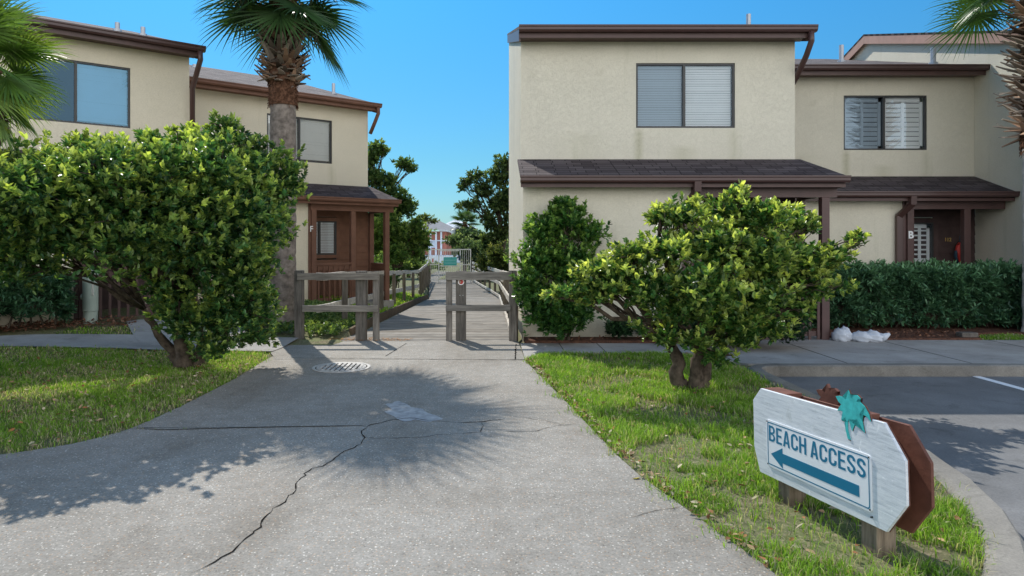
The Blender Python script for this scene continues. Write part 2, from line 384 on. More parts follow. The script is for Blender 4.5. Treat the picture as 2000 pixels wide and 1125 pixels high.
# upper apron between driveway and boardwalk
AP = [(.478, 9.385), (.46, 11.1), (-2.9, 11.1), (-3.25, 10.75), (-3.2, 9.95), (-2.95, 9.4)]
apron = struct(slab('path', AP, .003, M['agg']))
def ribbon(name, pts, hw, m, dz=.012, step=.12, th=.05):
    P_ = [Vector((*p, 0)) for p in pts]; path = []
    for a, c in zip(P_, P_[1:]):
        n = max(1, int((c-a).length/step))
        path += [a.lerp(c, k/n) for k in range(n)]
    path.append(P_[-1]); V = []; n = len(path); K = 8
    for k, p in enumerate(path):
        d = (path[min(k+1, n-1)]-path[max(k-1, 0)]).normalized(); s = Vector((-d.y, d.x, 0))
        for j in range(K+1):
            q = p+s*hw*(j/K*2-1); V.append((q.x, q.y, gz(q.x, q.y)+dz))
    F_ = []
    for k in range(n-1):
        for j in range(K): a = k*(K+1)+j; F_.append((a, a+1, a+K+2, a+K+1))
    b = MB(); b.v = V; b.f = F_; b.c = [None]*len(F_)
    o = b.build(name, m, smooth=True, recalc=True); return o
struct(ribbon('pavement', [(-13, 8.9), (-7.5, 9.9), (-5.5, 10.45), (-4.2, 10.65), (-3.15, 10.55)], .52, M['conc']))
struct(ribbon('entrance_path', [(-4.5, 10.7), (-5.15, 11.6), (-5.6, 12.3)], .85, M['conc'], .018))
# right pavement with kerb
WK = [(.46, 9.98), (.72, 9.42), (.74, 9.95), (3.15, 9.95), (3.34, 9.15), (3.6, 8.9), (3.9, 8.86), (16, 8.86), (16, 11.25), (5.9, 11.25), (5.9, 12.1), (4.2, 12.1), (4.2, 11.0), (.46, 10.95)]
struct(slab('pavement_right_side', [(.485, 9.39), (.72, 9.42), (.74, 9.93), (3.1, 9.93), (3.2, 9.3), (3.42, 9.04), (16, 9.04), (16, 11.25), (5.95, 11.25), (5.95, 12.1), (4.2, 12.1), (4.2, 10.9), (.485, 10.9)], .004, M['conc']))
b = MB()
for px_, py_ in ((3.3, 10.9),): b.box(px_-.006, px_+.006, 9.3, 10.9, .004, .0065)
for x in (1.1, 1.7, 4.75, 6.4, 8.2, 10): b.box(x-.005, x+.005, 9.94 if x < 3 else 9.05, 10.9 if x < 4 else 11.25, .004, .0065)
struct(b.build('pavement_joint', M['crack_l']))
# asphalt
struct(slab('parking_area', [(1.2, -6), (18, -6), (18, 8.95), (3.3, 8.95), (3.3, 5.2), (2.95, 4.1), (2.6, 3.45), (1.9, 2.8), (1.2, 2.6)], -.13, M['asphalt'], .05))
b = MB(); b.box(6.26, 6.36, 4.6, 8.93, -.13, -.1255); b.box(9.1, 9.2, 4.6, 8.93, -.13, -.1255)
struct(b.build('parking_line', M['paint']))
# kerb: swept profile
kp = [(16.0, 8.95), (3.75, 8.95), (3.52, 8.88), (3.38, 8.72), (3.33, 8.4), (3.34, 7.2), (3.33, 6.0), (3.27, 5.2), (3.15, 4.6), (2.98, 4.1), (2.78, 3.7), (2.55, 3.35), (2.3, 3.05), (1.95, 2.8), (1.6, 2.65)]
def sweep_kerb(path, w, top, bot, name, m):
    dens = []
    for a, c in zip(path, path[1:]):
        n = max(1, int(math.hypot(c[0]-a[0], c[1]-a[1])/.25)); dens += [(a[0]+(c[0]-a[0])*k/n, a[1]+(c[1]-a[1])*k/n) for k in range(n)]
    dens.append(path[-1]); prof = [(-w/2, bot), (-w/2-.008, top-.035), (-w/2+.02, top-.008), (-w/2+.05, top), (w/2-.02, top), (w/2, top-.015), (w/2, bot)]
    b = MB(); n = len(dens)
    for k, p in enumerate(dens):
        a = dens[max(k-1, 0)]; c = dens[min(k+1, n-1)]; d = Vector((c[0]-a[0], c[1]-a[1])).normalized(); s = Vector((-d.y, d.x))
        for u, z in prof: q = Vector(p)-s*u*1.0; b.v.append((q.x+random.uniform(-.004, .004), q.y+random.uniform(-.004, .004), z+random.uniform(-.003, .003)))
    L = len(prof)
    for k in range(n-1):
        for j in range(L-1): i = k*L+j; b.f.append((i, i+1, i+L+1, i+L)); b.c.append(None)
    return b.build(name, m, smooth=False, recalc=True)
struct(sweep_kerb([(x, y) for x, y in kp][::-1], .19, .016, -.2, 'kerb', M['curb']))

# cracks, joints, patch, manhole
def crack(pts, w, jit, name='crack', m='crack', z=.0035, step=.05):
    P_ = [Vector(gpt(*p)) for p in pts]; path = []
    for a, c in zip(P_, P_[1:]):
        n = max(1, int((c-a).length/step))
        path += [a.lerp(c, k/n)+Vector((random.gauss(0, jit), random.gauss(0, jit)))*(1 if k else 0) for k in range(n)]
    path.append(P_[-1]); b = MB(); n = len(path)
    for k, p in enumerate(path):
        d = (path[min(k+1, n-1)]-path[max(k-1, 0)]).normalized(); s = Vector((-d.y, d.x))*w*(random.uniform(.3, 1.5) if jit else 1)*(.25 if k in (0, n-1) else 1)
        b.v += [(p.x-s.x, p.y-s.y, z), (p.x+s.x, p.y+s.y, z)]
        if k: i = 2*k-2; b.f.append((i, i+1, i+3, i+2)); b.c.append(None)
    return b.build(name, M[m], drive, recalc=True)
crack([(370,1122),(420,1098),(455,1078),(480,1052),(510,1030),(520,1008),(560,975),(578,958),(582,940),(610,915),(640,905),(672,882),(705,868)], .0042, .009)
crack([(705,868),(713,855),(706,842),(724,830),(768,820),(800,817),(850,823),(905,826),(945,824),(985,819)], .005, .007)
crack([(712,856),(760,856),(820,855),(850,850),(900,847),(938,845),(942,835),(940,826)], .003, .006)
crack([(985,843),(1010,844),(1050,842),(1060,838),(1085,832),(1150,828)], .003, .006)
crack([(1020,816),(1065,822),(1095,829)], .002, .006)
crack([(1230,1012),(1280,998),(1330,990)], .002, .006)
crack([(262,837),(320,840),(420,837),(560,834),(712,832)], .009, 0, 'joint', 'crack_l', .0037, .3)
crack([(262,836),(420,836),(712,831.5)], .004, .002, 'joint', 'crack', .0042)
crack([(497,722),(560,722),(600,722)], .004, .002, 'joint', 'crack_l')
crack([(560,699.5),(700,700.5),(1010,704)], .006, .001, 'joint', 'crack', .0062)
crack([(752,697),(794,671)], .006, .001, 'joint', 'crack', .0062)
crack([(1006,703),(1008,672)], .009, .004, 'joint', 'crack', .0062)
b = MB(); pc = Vector(gpt(795, 806)); ring = []
for k in range(28):
    a = k/28*2*math.pi; r = 1+.18*math.sin(3*a+1)+.12*math.sin(7*a)+random.uniform(-.06, .06); ring.append((pc.x+.27*r*math.cos(a)+.02, pc.y+.27*r*math.sin(a)-.25*r*math.cos(a), .0032))
b.face(ring); b.build('patch', M['patch'], drive, recalc=True)
mh = empty('manhole_cover', (*gpt(667, 718), 0), 0, 'round cast iron drain cover set flush into the concrete drive', 'manhole cover')
b = MB(); n = 48
for k in range(n):
    a0 = k/n*2*math.pi; a1 = (k+1)/n*2*math.pi
    for r0, r1, z in ((.33, .37, .010), (.27, .315, .012)):
        b.prism([(r0*math.cos(a0), r0*math.sin(a0)), (r1*math.cos(a0), r1*math.sin(a0)), (r1*math.cos(a1), r1*math.sin(a1)), (r0*math.cos(a1), r0*math.sin(a1))], lambda u, v, t: (u, v, t), .004, z)
b.build('frame', M['iron'], mh, recalc=True)
b = MB(); b.cyl((0, 0, .001), .34, .004, 40); b.build('cover_plate', M['iron_d'], mh)
b = MB()
for i in range(-4, 5):
    hy = math.sqrt(max(0, .27**2-(i*.062)**2))
    for s0, s1 in ((-1, -.08), (.08, 1)): b.box(i*.062-.019, i*.062+.019, s0*hy, s1*hy, .004, .017)
b.build('grate', M['iron'], mh)

# ------------------------------------------------------------------ houses
def tubebox(b, pts, w, d):
    for a, c in zip(pts, pts[1:]):
        b.bar(a, Vector(c)+(Vector(c)-Vector(a)).normalized()*w*.25, w, d, up=(0, 1, 0))
def townhouse(name, loc, rz, label, x0=0.0, x1=4.9, warm=False, left_wall=True, right_wall=True, hip=True, house=None,
              glassL='screen', glassR='glass', vents=(), blinds=('blind', 'blind'), eave_l=.12, eave_r=.12, trimkey=None, front=True, shg='shingle', rails=(), posts=(2.92, 4.0, 5.0), porch_window='blind', ds_top=None, ds_low=False, pl=-.06, shed=False):
    r = empty(name, loc, rz, label, 'townhouse', 'attached two storey stucco townhouses')
    T = M['trim_w'] if warm else M['trim']; S = M['stucco2'] if rz else M['stucco']; SD = M['siding_w'] if warm else M['siding']
    EZ = 5.30; SL = .29; RY = 7.6 if shed else 6.4; OH = .32
    wx0, wx1, wz0, wz1 = 2.06, 3.83, 3.66, 4.82
    b = MB()
    # upper front wall with window opening, reveal
    zs = [2.7, wz0, wz1, EZ+.12]; xq = [x0, wx0, wx1, x1]
    for i in range(3):
        for j in range(3):
            if i == 1 and j == 1: continue
            b.face([(xq[i], 0, zs[j]), (xq[i+1], 0, zs[j]), (xq[i+1], 0, zs[j+1]), (xq[i], 0, zs[j+1])])
    for A, B_ in (((wx0, wz0), (wx1, wz0)), ((wx1, wz0), (wx1, wz1)), ((wx1, wz1), (wx0, wz1)), ((wx0, wz1), (wx0, wz0))):
        b.face([(A[0], 0, A[1]), (B_[0], 0, B_[1]), (B_[0], .14, B_[1]), (A[0], .14, A[1])])
    rz_ = lambda y: EZ+.12+SL*y
    for flag, x in ((left_wall, x0), (right_wall, x1)):
        if flag and shed: b.face([(x, 0, -.6), (x, 0, rz_(0)), (x, RY, rz_(RY)), (x, RY, -.6)])
        elif flag: b.face([(x, 0, -.6), (x, 0, rz_(0)-.0), (x, RY, rz_(RY)), (x, 2*RY, rz_(0)), (x, 2*RY, -.6)])
    if shed: b.face([(x0, RY, -.6), (x1, RY, -.6), (x1, RY, rz_(RY)), (x0, RY, rz_(RY))])
    elif left_wall or right_wall: b.face([(x0, 2*RY, -.6), (x1, 2*RY, -.6), (x1, 2*RY, rz_(0)), (x0, 2*RY, rz_(0))])
    # ledge where wall meets lower storey (inside)
    b.build('upper_wall', S, r, recalc=False)
    # lower bump-out
    b = MB()
    b.face([(x0, -.85, -.6), (2.82, -.85, -.6), (2.82, -.85, 2.58), (x0, -.85, 2.58)])
    if left_wall: b.face([(x0, 0, -.6), (x0, -.85, -.6), (x0, -.85, 2.66), (x0, 0, 2.98)])
    b.face([(x0, -.85, 2.58), (2.82, -.85, 2.58), (2.82, 0, 2.7), (x0, 0, 2.7)])
    b.build('lower_wall', S, r)
    # siding: return wall and porch back wall (lap boards) around porch window
    b = MB(); pw = (3.02, 3.94, 1.22, 2.12)
    z = -.05; bd = .19
    while z < 2.7:
        z2 = min(z+bd, 2.7)
        segs = [(2.82, x1)] if (z2 < pw[2]+.02 or z > pw[3]-.02) else [(2.82, pw[0]), (pw[1], x1)]
        for s0, s1 in segs:
            b.face([(s0, -.024, z), (s1, -.024, z), (s1, -.004, z2), (s0, -.004, z2)])
            b.face([(s0, -.004, z), (s1, -.004, z), (s1, -.024, z), (s0, -.024, z)])
        b.face([(2.824, -.85, z), (2.824+.02, -.85, z), (2.824+.02, 0, z), (2.824, 0, z)])
        b.face([(2.844, -.85, z), (2.844, 0, z), (2.828, 0, z2), (2.828, -.85, z2)])
        z = z2
    b.face([(pw[0], .05, pw[2]-.1), (pw[1], .05, pw[2]-.1), (pw[1], .05, pw[3]+.1), (pw[0], .05, pw[3]+.1)])
    b.build('siding', SD, r)
    def window(X0, X1, Z0, Z1, y, gl, gr, bl, br, shutters=False, fw=.035):
        w = MB()
        w.box(X0, X1, y-.03, y+.03, Z0, Z0+fw); w.box(X0, X1, y-.03, y+.03, Z1-fw, Z1)
        w.box(X0, X0+fw, y-.03, y+.03, Z0+fw, Z1-fw); w.box(X1-fw, X1, y-.03, y+.03, Z0+fw, Z1-fw)
        xm = (X0+X1)/2-.02; w.box(xm-.022, xm+.022, y-.036, y+.03, Z0+fw, Z1-fw)
        wo = w.build('window', M['wframe'], r)
        for (a, c, gm, bm_) in ((X0+fw, xm-.022, gl, bl), (xm+.022, X1-fw, gr, br)):
            p = MB(); p.face([(a, y, Z0+fw), (c, y, Z0+fw), (c, y, Z1-fw), (a, y, Z1-fw)]); p.build('pane', M[gm], wo)
            if bm_:
                s = MB(); zz = Z1-fw-.02; hh = .038
                if shutters:
                    s.box(a, a+.06, y+.05, y+.08, Z0, Z1); s.box(c-.06, c, y+.05, y+.08, Z0, Z1); s.box(a, c, y+.05, y+.08, Z1-.12, Z1); s.box(a, c, y+.05, y+.08, Z0, Z0+.1); hh = .09
                    s.box((a+c)/2-.03, (a+c)/2+.03, y+.048, y+.078, Z0, Z1)
                else: s.box(a+.005, c-.005, y+.045, y+.075, Z1-fw-.045, Z1-fw)
                tilt = .5
                while zz-hh > Z0+fw:
                    jt = random.uniform(-.002, .002)
                    s.face([(a+.008, y+.052, zz+jt), (c-.008, y+.052, zz+jt), (c-.008, y+.052+hh*.35, zz-hh*.93), (a+.008, y+.052+hh*.35, zz-hh*.93)]); zz -= hh*(1.12 if bm_ == 'blind' else .97)
                s.build('blinds', M[bm_], wo)
        k = MB(); k.face([(X0, y+.12, Z0), (X1, y+.12, Z0), (X1, y+.12, Z1), (X0, y+.12, Z1)])
        k.face([(X0,y+.12,Z0),(X0,y,Z0),(X0,y,Z1),(X0,y+.12,Z1)]); k.build('backing', M['dark'], wo)
        return wo
    window(wx0, wx1, wz0, wz1, .05, glassL, glassR, blinds[0], blinds[1], shutters=(house == 'B'))
    if house == 'B':
        window(pw[0], pw[1], pw[2], pw[3], -.015, 'glass', 'glass', 'blind', 'blind', True)
    elif porch_window: window(pw[0], pw[1], pw[2], pw[3], -.015, 'glass', 'glass', 'blind', 'blind')
    t = MB(); fw = .09
    t.box(pw[0]-fw, pw[1]+fw, -.05, -.026, pw[3], pw[3]+fw); t.box(pw[0]-fw, pw[1]+fw, -.05, -.026, pw[2]-fw, pw[2])
    t.box(pw[0]-fw, pw[0], -.05, -.026, pw[2], pw[3]); t.box(pw[1], pw[1]+fw, -.05, -.026, pw[2], pw[3])
    t.build('window_trim', SD, r)
    # main roof
    ex0 = x0-eave_l; ex1 = x1+eave_r; top = lambda y: EZ+.075+SL*(y+OH)
    b = MB(); th = .05
    for (ya, za, yb, zb) in ((-OH-.06, top(-OH-.06), RY, top(RY)), (RY, top(RY), 2*RY+OH, top(-OH)))[:1 if shed else 2]:
        n = 16
        for k in range(n):
            xa = ex0+(ex1-ex0)*k/n; xb = ex0+(ex1-ex0)*(k+1)/n
            b.face([(xa, ya, za), (xb, ya, za), (xb, yb, zb), (xa, yb, zb)])
        b.face([(ex0, ya, za-th), (ex0, ya, za), (ex0, yb, zb), (ex0, yb, zb-th)]); b.face([(ex1, ya, za), (ex1, ya, za-th), (ex1, yb, zb-th), (ex1, yb, zb)])
    b.face([(ex0, -OH-.06, top(-OH-.06)-th), (ex1, -OH-.06, top(-OH-.06)-th), (ex1, -OH-.06, top(-OH-.06)), (ex0, -OH-.06, top(-OH-.06))])
    roof = b.build('roof', M[shg], r)
    for (vx, vy, vr, vh) in vents:
        v = MB(); zt = top(vy); v.cyl((vx, vy, zt-.05), vr, vh+.05, 12); v.cyl((vx, vy, zt-.02), vr*1.7, .05, 12); v.build('vent_pipe', M['vent'], roof, smooth=False)
    # rake boards
    for flag, x, o_ in ((eave_l > 0, ex0, 1), (eave_r > 0, ex1, -1)):
        if not flag: continue
        b = MB()
        for (ya, yb, za, zb) in ((-OH, RY, top(-OH), top(RY)), (RY, 2*RY+OH, top(RY), top(-OH)))[:1 if shed else 2]:
            b.prism([(ya, za-.05), (yb, zb-.05), (yb, zb-.26), (ya, za-.26)], lambda u, v, t, x=x, o_=o_: (x+o_*t, u, v), .004, .03)
            b.face([(x+o_*.03, ya, za-.16), (x+o_*.03, yb, zb-.16), (x0 if o_ > 0 else x1, yb, zb-.16), (x0 if o_ > 0 else x1, ya, za-.16)])
        b.build('rake_board', M[trimkey] if trimkey else T, r, recalc=True)
    # soffit, fascia, gutter
    b = MB(); b.box(ex0+.03, ex1-.03, -OH, -.003, EZ-.10, EZ-.08); b.box(ex0+.01, ex1-.01, -OH-.025, -OH, EZ-.13, EZ+.03)
    b.build('fascia', T, r)
    def gutter(gx0, gx1, gy, gz_, nm='gutter'):
        q = MB(); prof = [(0, 0), (-.075, 0), (-.10, .03), (-.10, .07), (-.12, .085), (-.12, .11), (-.105, .11), (-.105, .03), (0, .02)]
        q.prism(prof, lambda u, v, t: (t, gy+u, gz_+v), gx0, gx1); return q.build(nm, M['gutter'] if not warm else T, r, recalc=True)
    gutter(ex0, ex1+(.08 if eave_r else 0), -OH-.026, EZ-.045)
    # porch roof
    zt, ze, ye = 3.10, 2.70, -1.13; px0 = x0+pl; px1t = x1-.003; px1e = (x1+.33) if hip else x1-.003
    n = 14; b = MB()
    for k in range(n):
        f0 = k/n; f1 = (k+1)/n
        b.face([(px0+(px1e-px0)*f0, ye, ze), (px0+(px1e-px0)*f1, ye, ze), (px0+(px1t+(.1 if hip else 0)-px0)*f1, -.003, zt), (px0+(px1t+(.1 if hip else 0)-px0)*f0, -.003, zt)])
    b.face([(px0, ye, ze-.04), (px1e, ye, ze-.04), (px1e, ye, ze), (px0, ye, ze)])
    b.face([(px0, ye, ze-.04), (px0, ye, ze), (px0, -.003, zt), (px0, -.003, zt-.04)])
    if hip:
        b.face([(px1e, ye, ze), (px1e, .5, ze), (px1t+.1, -.003, zt)]); b.face([(px1e, .5, ze), (x1+.003, .5, ze+.2), (px1t+.1, -.003, zt)])
    b.build('porch_roof', M['shingle'], r)
    b = MB(); b.box(px0+.02, px1e-.03, -1.13, -.86, ze-.13, ze-.10); b.box(px0+.01, px1e-.01, -1.13, -1.105, ze-.19, ze-.03)
    b.box(2.83, px1e-.04, -.92, -.80, 2.36, 2.56); b.box(2.83, px1e-.05, -.80, -.03, 2.54, 2.56)
    if hip: b.box(px1e-.03, px1e, -1.10, .5, ze-.19, ze-.03); b.box(4.93, 5.05, -.8, .0, 2.36, 2.56)
    b.build('porch_fascia', T, r)
    gutter(px0, px1e+(.02 if hip else 0), -1.131, ze-.12, 'porch_gutter')
    for k, pxx in enumerate(posts):
        b = MB(); b.box(pxx-.065, pxx+.065, -.925, -.795, -.3, 2.36); b.build('porch_post', T, r, bevel=.008)
    if hip:
        b = MB(); b.box(4.91, 5.04, -.10, .02, -.3, 2.36); b.build('porch_post', T, r, bevel=.008)
    # door casing trim strip by the bump-out corner
    b = MB(); b.box(2.79, 2.855, -.875, -.852, -.3, 2.56); b.build('corner_board', T, r)
    for (a, c) in rails:
        b = MB()
        if a[1] == c[1]:
            b.box(a[0], c[0], -.90, -.82, .98, 1.03); b.box(a[0], c[0], -.88, -.84, .86, .94); b.box(a[0], c[0], -.88, -.84, .06, .14)
            k = a[0]+.07
            while k < c[0]: b.box(k-.022, k+.022, -.905, -.882, .0, .95); k += .145
        else:
            X = a[0]; b.box(X-.04, X+.04, a[1], c[1], .94, .99); b.box(X-.02, X+.02, a[1], c[1], .80, .94); b.box(X-.02, X+.02, a[1], c[1], .02, .08)
            k = a[1]+.06
            while k < c[1]: b.box(X-.02, X+.003, k-.03, k+.03, .02, .85); k += .105
        b.build('railing', T, r)
    b = MB(); b.box(2.82, 5.15, -1.0, 0, -.5, -.02 if not warm else .0); b.build('porch_floor', M['conc'], r)
    if ds_top is not None:
        x = ex1-.02; b = MB()
        pts = [(x, -OH-.09, EZ-.04), (x+.01, -OH-.08, EZ-.20), (x-.02, -OH+.05, EZ-.42), (x1+.045 if ds_top != 'B' else x1+.05, -.06 if ds_top != 'B' else .05, EZ-.72)]
        if ds_top == 'full': pts += [(x1+.045, -.05, 2.95)]
        if ds_top == 'B': pts += [(x1+.05, .3, EZ-.85)]
        b.tube([Vector(p) for p in pts], .052, 8); b.build('downspout', M['gutter'] if not warm else T, r, smooth=True)
    if ds_low:
        b = MB(); x = 2.78; ln = -1.0
        tubebox(b, [(x+.02, -1.19, ze-.1), (x+.02, -1.18, ze-.24), (x-.10, -.925, ze-.48), (x-.10, -.92, -.1)], .11, .07)
        b.build('downspout', M['gutter'], r)
    return r

UL = R(38.0)
ux, uy = math.cos(UL), math.sin(UL)
W2 = (-3.4, 19.0); W1 = (-6.08, 13.8)
hA = townhouse('townhouse', (.55, 12.2, 0), 0, 'stucco townhouse right of the boardwalk, whose porch stands behind the small tree', vents=((4.45, 1.0, .045, .27), (3.1, 4.6, .05, .10)), ds_top='B', ds_low=True, shed=True, eave_l=.05,
   rails=(((3.95, -.85), (5.0, -.85)),), blinds=('blind', 'blind'))
hB = townhouse('townhouse', (5.455, 14.5, -.08), 0, 'set back stucco townhouse with letter B on its porch post, behind the clipped hedge', x1=4.84, left_wall=False, right_wall=False, hip=False, house='B', eave_l=0, eave_r=0,
   vents=((3.35, 2.6, .055, .42), (4.35, .6, .055, .36)), posts=(2.92, 4.05), ds_low=True, pl=.0, shg='shingle_g')
hC = townhouse('townhouse', (10.3, 12.2, -.03), 0, 'stucco townhouse at the right edge, showing only its sunlit side wall behind the palm', hip=False, trimkey='trim_pink', posts=(2.92, 4.0), vents=())
h1 = townhouse('townhouse', (W1[0]-4.9*ux, W1[1]-4.9*uy, .15), UL, 'near left townhouse with a blue reflecting upstairs window above the big bush', warm=False, shg='shingle_g', glassL='glass_dark', glassR='glass_blue', blinds=(None, 'blind_b'),
   vents=((3.92, 1.9, .05, .18), (4.42, 1.9, .05, .18), (2.2, 2.6, .09, .09)), ds_top='full', rails=(((2.98, -.85), (3.95, -.85)),))
h2 = townhouse('townhouse', (W2[0]-4.9*ux, W2[1]-4.9*uy, .07), UL, 'far left townhouse with a russet porch marked F beside the boardwalk', x0=-.4, warm=True, shg='shingle_g', left_wall=False, eave_l=0, glassL='glass_pale', glassR='glass_pale', blinds=('blind_b', 'blind_b'),
   vents=((4.62, 1.6, .05, .30), (.6, 4.6, .09, .12), (1.6, 4.9, .06, .10)), ds_top='short', rails=(((2.98, -.85), (3.95, -.85)), ((4.97, -.80), (4.97, -.1))))

def text(s, size, loc, rot, m, parent, name, ext=.003, xs=1.0, bold=0.0, align='LEFT', shear=0):
    cu = bpy.data.curves.new(name, 'FONT'); cu.body = s; cu.size = size; cu.extrude = ext; cu.offset = bold; cu.align_x = align
    o = bpy.data.objects.new(name, cu); COL.objects.link(o); bpy.context.view_layer.update()
    dg = bpy.context.evaluated_depsgraph_get(); me = bpy.data.meshes.new_from_object(o.evaluated_get(dg))
    bpy.data.objects.remove(o); me.materials.clear(); me.materials.append(m); me.name = name
    n = bpy.data.objects.new(name, me); COL.objects.link(n); n.parent = parent; n.location = loc; n.rotation_euler = rot; n.scale = (xs, 1, 1)
    return n
text('B', .20, (2.86, -.93, 1.78), (R(90), 0, 0), M['white'], hB, 'house_letter', .004, .95, .006)
text('F', .20, (2.80, -.93, 1.82), (R(90), 0, 0), M['white'], h2, 'house_letter', .004, .95, .004)
text('112', .11, (4.18, -.03, 1.72), (R(90), 0, 0), M['yellow'], hB, 'house_number', .004, .9, .002)

# hanging parrot ornament with a small striped flag
pr = empty('wall_ornament', (9.93, 14.40, 1.30), 0, 'red parrot ornament with a small striped flag hanging on the brown porch wall', 'ornament')
b = MB(); b.tube([(-.02, 0, .30), (-.06, -.02, .24), (-.075, -.02, .14), (-.03, -.01, .03), (.0, 0, -.10), (.01, 0, -.28)], [.03, .045, .06, .05, .028, .008], 10); b.build('body', M['red'], pr, smooth=True)
b = MB(); b.tube([(-.05, -.05, .2), (-.12, -.03, .12), (-.12, -.02, .02), (-.07, -.02, -.12)], [.01, .035, .035, .008], 8); b.build('wing', M['navy'], pr, smooth=True)
b = MB(); b.tube([(.02, -.04, .08), (.06, -.05, .03), (.03, -.04, -.08)], [.03, .045, .01], 8); b.build('tail_feather', M['parrot_g'], pr, smooth=True)
b = MB(); b.bar((-.02, .0, .46), (-.02, .0, .25), .008, .008); b.bar((-.02, 0, .40), (.13, -.02, .16), .008, .008); b.build('stick', M['navy'], pr)
b = MB()
for k in range(5): b.box(.0+k*.024, .012+k*.024, -.03, -.026, .06, .30-k*.01)
b.build('flag', M['white'], pr)
b = MB()
for k in range(5): b.box(.012+k*.024, .024+k*.024, -.03, -.026, .06, .30-k*.01)
b.build('flag_stripes', M['red'], pr)
b = MB(); b.face([(-.005, -.032, .24), (.06, -.032, .24), (.06, -.032, .40), (-.005, -.032, .42)]); b.build('flag_canton', M['navy'], pr)

# ------------------------------------------------------------------ boardwalk
WG = lambda k=1.0: tuple(c*k for c in (.345, .315, .275))
def wg(lo=.8, hi=1.15): 
    k = random.uniform(lo, hi); w = random.uniform(-.015, .02); return (.345*k+w, .315*k+w*.5, .275*k)
def deck_edges(y):
    l = -2.36 if y < 26.5 else -2.36-(y-26.5)*.086; r = .42 if y < 26.5 else .42-(y-26.5)*.118
    return l, r
b = MB(); y = 11.12
while y < 52:
    w = .142; l, r = deck_edges(min(y, 46)); z = deckz(y); j = random.uniform(-.004, .004)
    if y < 13: l = -2.85+ (y-11.1)*.25
    e0 = l-random.uniform(0, .03); e1 = r+random.uniform(0, .02)
    cuts = [e0, random.uniform(-1.9, -.1), e1] if random.random() < .35 else [e0, e1]
    for c0, c1 in zip(cuts, cuts[1:]):
        b.box(c0+.002, c1-.002, y, y+w-.011, z-.045, z+.003+j, wg(.66, 1.15))
    y += w
deck = b.build('boardwalk', M['plank']); struct(deck)
b = MB(); pts = [(-2.44, 12.2), (-2.42, 19), (-2.42, 26.6)]
for i in range(60):
    ya = 12.0+i*.245; yb = ya+.25; x = -2.43; zt = gz(-3.1, ya)+.01; 
    b.box(x-.05, x, ya, yb-.003, deckz(ya)-.2, zt+random.uniform(-.008, .008), (.16, .115, .075))
struct(b.build('retaining_edge', M['wood']))

def rail_line(name, label, pts, posts, rails, post_w=.10, cap=None, group='weathered timber rail fences along the boardwalk'):
    """pts: polyline (x,y); rails: heights above base; posts: distances"""
    r = empty(name, (pts[0][0], pts[0][1], 0), 0, label, 'fence', group); ox, oy = pts[0]
    L = [0]
    for a, c in zip(pts, pts[1:]): L.append(L[-1]+math.hypot(c[0]-a[0], c[1]-a[1]))
    def pos(s):
        for k in range(len(pts)-1):
            if s <= L[k+1] or k == len(pts)-2:
                f = (s-L[k])/(L[k+1]-L[k]); return (pts[k][0]+(pts[k+1][0]-pts[k][0])*f, pts[k][1]+(pts[k+1][1]-pts[k][1])*f)
    for s in posts:
        x, y = pos(s); b = MB(); base = deckz(y); k = random.uniform(.75, 1.0)
        tilt = random.uniform(-.015, .015)
        b.bar((x-ox, y-oy, base-.3), (x-ox+tilt, y-oy, base+rails[0][2]*1.0-.02), post_w, post_w, up=(0, 1, 0), col=(.26*k, .225*k, .18*k), seg=1)
        b.build('post', M['post'], r, bevel=.006)
    for (s0, s1, h, w, t, off) in rails:
        s = s0; step = 2.4
        while s < s1-.05:
            e = min(s+step, s1); a = pos(s); c = pos(e)
            bends = [l for l in L if s+.01 < l < e-.01]
            if bends: e = bends[0]; c = pos(e)
            b = MB(); d = Vector((c[0]-a[0], c[1]-a[1], 0)).normalized(); n = Vector((-d.y, d.x, 0))*off
            A = Vector((a[0]-ox, a[1]-oy, deckz(a[1])+h))+n; C_ = Vector((c[0]-ox, c[1]-oy, deckz(c[1])+h))+n
            b.bar(A+d*.003, C_-d*.003, t, w, col=tuple(min(.7, q_*1.0) for q_ in wg(1.7, 2.1)), seg=5, wob=.012); b.build('rail', M['wood'], r, bevel=.004); s = e
    return r
LP = [(-2.86, 11.55), (-2.80, 19), (-2.72, 26.8), (-3.35, 38.2)]
tot = 15.25+11.45
rail_line('rail_fence', 'weathered timber rail fence along the left side of the boardwalk', LP, [1.8, 3.9, 6.1, 8.3, 10.5, 12.8, 15.2, 17.0, 18.9, 20.8, 22.7, 24.6, 26.5],
   [(0, tot, 1.05, .13, .045, .06), (0, tot, .50, .13, .04, .06), (15.25, tot, .78, .12, .04, .08), (15.25, tot, .25, .12, .04, .08)])
RP = [(.44, 11.3), (.44, 26.3), (-.92, 38.2)]
rail_line('rail_fence', 'bleached timber rail fence along the right side of the boardwalk', RP, [.6, 2.8, 5.0, 7.2, 9.4, 11.6, 13.8, 15.0, 17, 19, 21, 23, 25, 27],
   [(0, 26.9, 1.05, .13, .05, .06), (0, 26.9, .62, .12, .04, .08), (8, 26.9, .84, .10, .04, .08), (0, 26.9, .12, .09, .05, .08)])

